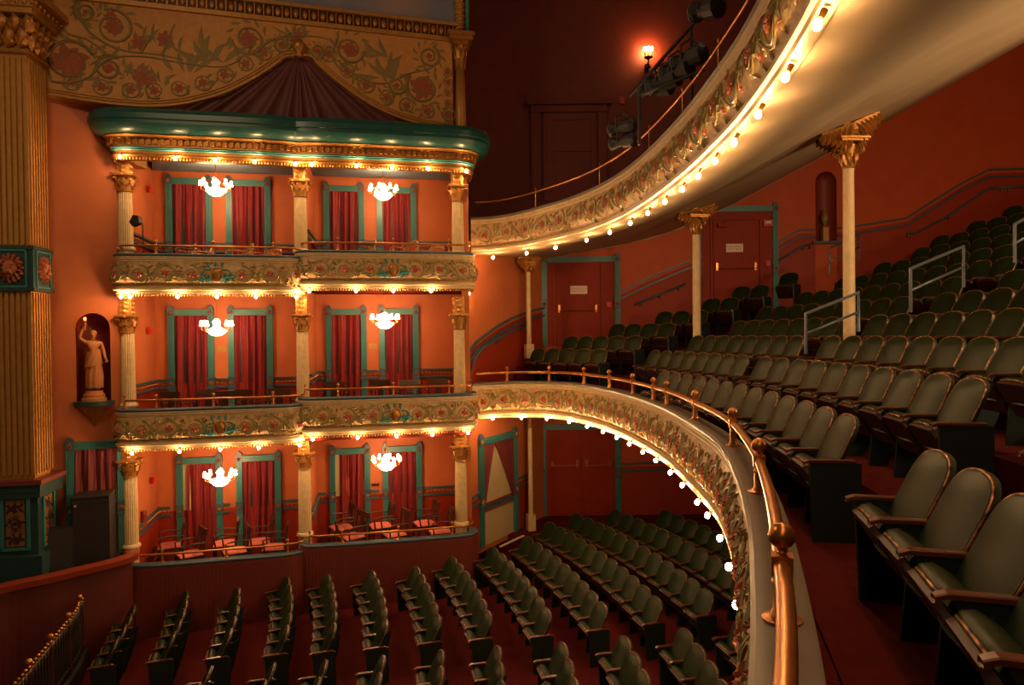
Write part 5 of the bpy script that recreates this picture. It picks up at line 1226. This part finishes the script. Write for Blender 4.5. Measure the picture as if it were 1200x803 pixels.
# --- stalls: arms measured at the aisle ends
arms=[(116,780.7),(184,774),(251.5,770.6),(320,767),(376,764),(438,759),(501,753),(561.5,748.6),(632,745),(698.6,737.7),(764,730),(825,721)]
farpx=[(170,694),(226,686),(283,684),(334,678),(390,671),(438,676),(485,668),(532.5,662),(577,652),(618,640),(644,623),(668,606),(701,598),(744,594)]
RS=[]
for (x,y) in arms:
    X=-4.
    for _ in range(8): p=at_z(x,y,zst(X)+.6); X=p.x
    RS.append((hypot(p.x+.16*0-BX,p.y-BY)+.0,atan2(p.y-BY,p.x-BX)))
RS.append((RS[-1][0]+.92,RS[-1][1]-.002)); RS.append((RS[-1][0]+.92,RS[-1][1]-.002))
for j,(R,th) in enumerate(RS):
    ta=th*R
    # far end from the photo azimuth of the last seat's back
    best=(1e9,5)
    for n in range(5,15):
        p=Vector((BX+(R+.25)*cos((ta+.5*(n-.5))/R),BY+(R+.25)*sin((ta+.5*(n-.5))/R))); q=proj((p.x,p.y,zst(p.x)+.9))
        d=hypot(q[0]-farpx[j][0],q[1]-farpx[j][1]); best=min(best,(d,n))
    n=best[1]; rowname=ORD[min(j,14)]
    def pt_(R,t): return Vector((BX+R*cos(t/R),BY+R*sin(t/R))),t/R
    for i in range(n):
        p,a=pt_(R,ta+.5*(i+.5))
        if p.y>16.75 : continue
        put_seat((p.x,p.y,zst(p.x)),a,'near' if i==0 else ('far' if i==n-1 else 'mid'),f'green theatre seat, {ORD[i]} from the cross aisle in the {rowname} stalls row from the stage','stalls seats before the boxes')
    if j>=2:
        for i in range(5 if j>7 else 4):
            p,a=pt_(R,ta-.80-.5*(i+.5))
            q=proj((p.x,p.y,zst(p.x)+.95))
            if q is None or q[1]>803+55: continue
            o=put_seat((p.x,p.y,zst(p.x)),a,'far' if i==0 else 'mid',f'green theatre seat, {ORD[i]} from the cross aisle in the {ORD[j]} stalls row, near bank','stalls seats at the lower edge')
print('SEATS',NS[0])
# ================================================================== pipe handrails in the balcony aisles
def pipe_rail(label,a,b,za,zb,ha=.95,hb=.95):
    a=Vector(a); b=Vector(b); t=thing('aisle_handrail',label,'handrail',a)
    m=MB(); m.tube([a,a+Vector((0,0,ha)),b+Vector((0,0,hb)),b],.022,8); m.build('loop',PIPEM,t,smooth=40)
    m=MB(); m.tube([a+Vector((0,0,ha*.5)),b+Vector((0,0,hb*.5))],.018,8); m.build('mid_rail',PIPEM,t,smooth=True)
def rail_px(label,x0,yt0,yb0,x1,yt1,Y0,Y1):
    a=at_y(x0,yt0,Y0); b=at_y(x1,yt1,Y1); a2=at_y(x0,yb0,Y0); h=a.z-a2.z; pipe_rail(label,a-Vector((0,0,h)),b-Vector((0,0,h)),0,0,h,h)
rail_px('blue-grey pipe handrail standing right behind the nearest balcony column',944,368,415,1006,343,8.6,8.9)
rail_px('blue-grey pipe handrail in the aisle steps at the middle right',1067,315,366,1129,289,8.6,9.2)
rail_px('blue-grey pipe handrail in the far aisle beneath the urn niche',972,291,322,1007,275,14.6,15.4)
rail_px('blue-grey pipe handrail cut by the right edge',1189,263,308,1240,235,8.8,9.4)
# ================================================================== chairs in the boxes
def box_chair(kind):
    t=thing('box_armchair','x','armchair',(0,0,0),local=True); W=DARKWD if kind!='w' else WICKER
    U={'p':PINKUP,'r':REDSEAT,'w':REDSEAT,'g':GREENSEAT}[kind[-1]] if kind!='wg' else GREENSEAT
    for sx in (-1,1):
        for sy in (-1,1):
            m=MB(); m.tube([(sx*.21,sy*.20,0),(sx*.22,sy*.20,.43)],[.016,.022],6); lpart(m,'leg',W,t)
    m=MB(); m.box((0,0,.42),(.48,.46,.05)); lpart(m,'seat_frame',W,t)
    m=MB(); rows=[]
    for j in range(7):
        y=-.22+.44*j/6; rows.append([(.23*u*1.0,y,.445+.055*(1-u**4)*(1-((j-3)/3.2)**4)) for u in (-1,-.8,-.3,.3,.8,1)])
    m.grid(rows); lpart(m,'seat',U,t,True)
    bk=MB()
    if kind[0]=='w':
        for q in (0,.05,.1): bk.tube([( .28*cos(a),-.05-.22*abs(sin(a))**.6,.55+.28*sin(a)-q) for a in [pi*i/16 for i in range(17)]],.014,6)
        for i in range(7): a=pi*(i+1)/8; bk.tube([(.2*cos(a),-.2,.45),(.27*cos(a),-.05-.22*sin(a)**.6,.55+.26*sin(a))],.008,5)
        lpart(bk,'back_hoop',WICKER,t)
        m=MB(); m.grid([[(.22*u,-.235-.04*v+.02*u*u,.48+.30*v*(1-.35*u*u)) for u in (-1,-.5,0,.5,1)] for v in (0,.33,.66,1)]); lpart(m,'back_pad',U,t,True)
    else:
        for sx in (-1,1): bk.tube([(sx*.20,-.21,.42),(sx*.215,-.27,.92)],.02,6)
        lpart(bk,'back_post',W,t)
        m=MB(); m.box((0,-.275,.88),(.46,.035,.13)); lpart(m,'crest_rail',W,t); m=MB(); m.box((0,-.245,.65),(.13,.02,.36)); lpart(m,'back_splat',W,t)
    for sx in (-1,1):
        m=MB(); m.tube([(sx*.24,-.25,.68),(sx*.255,.05,.70),(sx*.25,.20,.67),(sx*.235,.17,.43)],.018,6); lpart(m,'arm',W,t)
    return t
BC_={}
spots=[ # level,bay,px,py(seat),Y,rz,kind,label
 (0,'L',200,659,14.40,2.00,'p'),(0,'L',222,658,13.80,2.30,'p'),(0,'L',264,652,14.50,1.90,'p'),(0,'L',275,655,14.00,2.10,'p'),(0,'L',304,648,14.60,2.00,'p'),(0,'L',322,650,14.20,1.80,'p'),
 (0,'R',400,631,15.20,2.10,'p'),(0,'R',412,634,14.50,2.30,'p'),(0,'R',446,627,15.30,2.00,'p'),(0,'R',462,629,14.65,2.10,'p'),(0,'R',498,622,15.45,2.00,'p'),(0,'R',515,625,14.85,1.90,'p'),
 (1,'L',210,470,13.95,-0.20,'r'),(1,'L',243,470,14.35,0.50,'r'),(1,'L',266,470,13.95,0.20,'r'),(1,'L',297,470,14.25,-0.40,'r'),(1,'L',330,470,14.40,0.20,'r'),
 (1,'R',392,460,14.55,0.20,'r'),(1,'R',450,458,14.95,-0.10,'r'),(1,'R',514,455,15.25,0.10,'r'),(1,'R',478,458,14.75,0.30,'r'),
 (2,'L',212,300,14.00,2.30,'wg'),(2,'L',280,300,14.00,2.20,'w'),(2,'L',312,300,14.50,2.50,'w'),(2,'L',232,300,14.50,2.10,'w'),
 (2,'R',425,298,14.60,2.10,'wg'),(2,'R',474,298,14.70,2.30,'w'),(2,'R',504,298,15.30,2.50,'w')]
cnt={}
kn={'p':'dark wood armchair with pink patterned seat','r':'dark bentwood armchair with red seat','w':'gilt wicker armchair with red cushion','wg':'gilt wicker armchair with green cushion'}
for li,side,px,py,Y,rz,kind in spots:
    c=cnt[(li,side,kind)]=cnt.get((li,side,kind),0)+1
    d=ray(px,py); p=d*(Y/d.y); pos=(p.x,p.y,FLO[side][li])
    lab=f'{kn[kind]}, {ORD[c-1]} from the left in the {nm[li]} {"left" if side=="L" else "right"}-bay box'
    if kind not in BC_: o=BC_[kind]=box_chair(kind); o.location=pos; o.rotation_euler=(0,0,rz); o['label']=lab; o['group']=nm[li]+' box chairs'
    else: copy_thing(BC_[kind],pos,rz,lab,nm[li]+' box chairs')
# ================================================================== small things by the passage
q=at_z(562,634,-5.15); t=thing('ticket_sign_box','small ivory block with a slanted red notice at the end of the box front','sign',q,.4,local=True)
m=MB(); m.lathe([(.17,0),(.17,.24),(.10,.34)],(0,0,0),6); lpart(m,'body',CREAM,t); m=MB(); m.box((0,0,0),(.24,.03,.20)); a=lpart(m,'notice',SIGNRED,t); a.location=(-.02,-.08,.42); a.rotation_euler=(-.4,.35,0)
for x0,y0,x1,y1,lab in ((582,633,614,618,'upper'),(586,641,618,626,'lower')):
    a=at_z(x0,y0,-5.02); b=at_z(x1,y1,-5.02); m=MB(); m.bar(a,b,.05,.03); tag(m.build('step_nosing',WHITE,loc=a),f'white step edge strip, {lab} of two by the passage door','step strip')
a=at_z(582,641,-5.02); b=at_z(622,622,-5.02)

mb=MB(); 
for dx,m_ in ((0,0),(.05,1)): mb.box((-1.0+dx*.9,15.18,-.9),(.035,.035,8.4),0,m_)
struct(mb.build('trim_91',[TEAL,GOLDP]))

for o in bpy.data.objects:
    if '_local' in o: del o['_local']
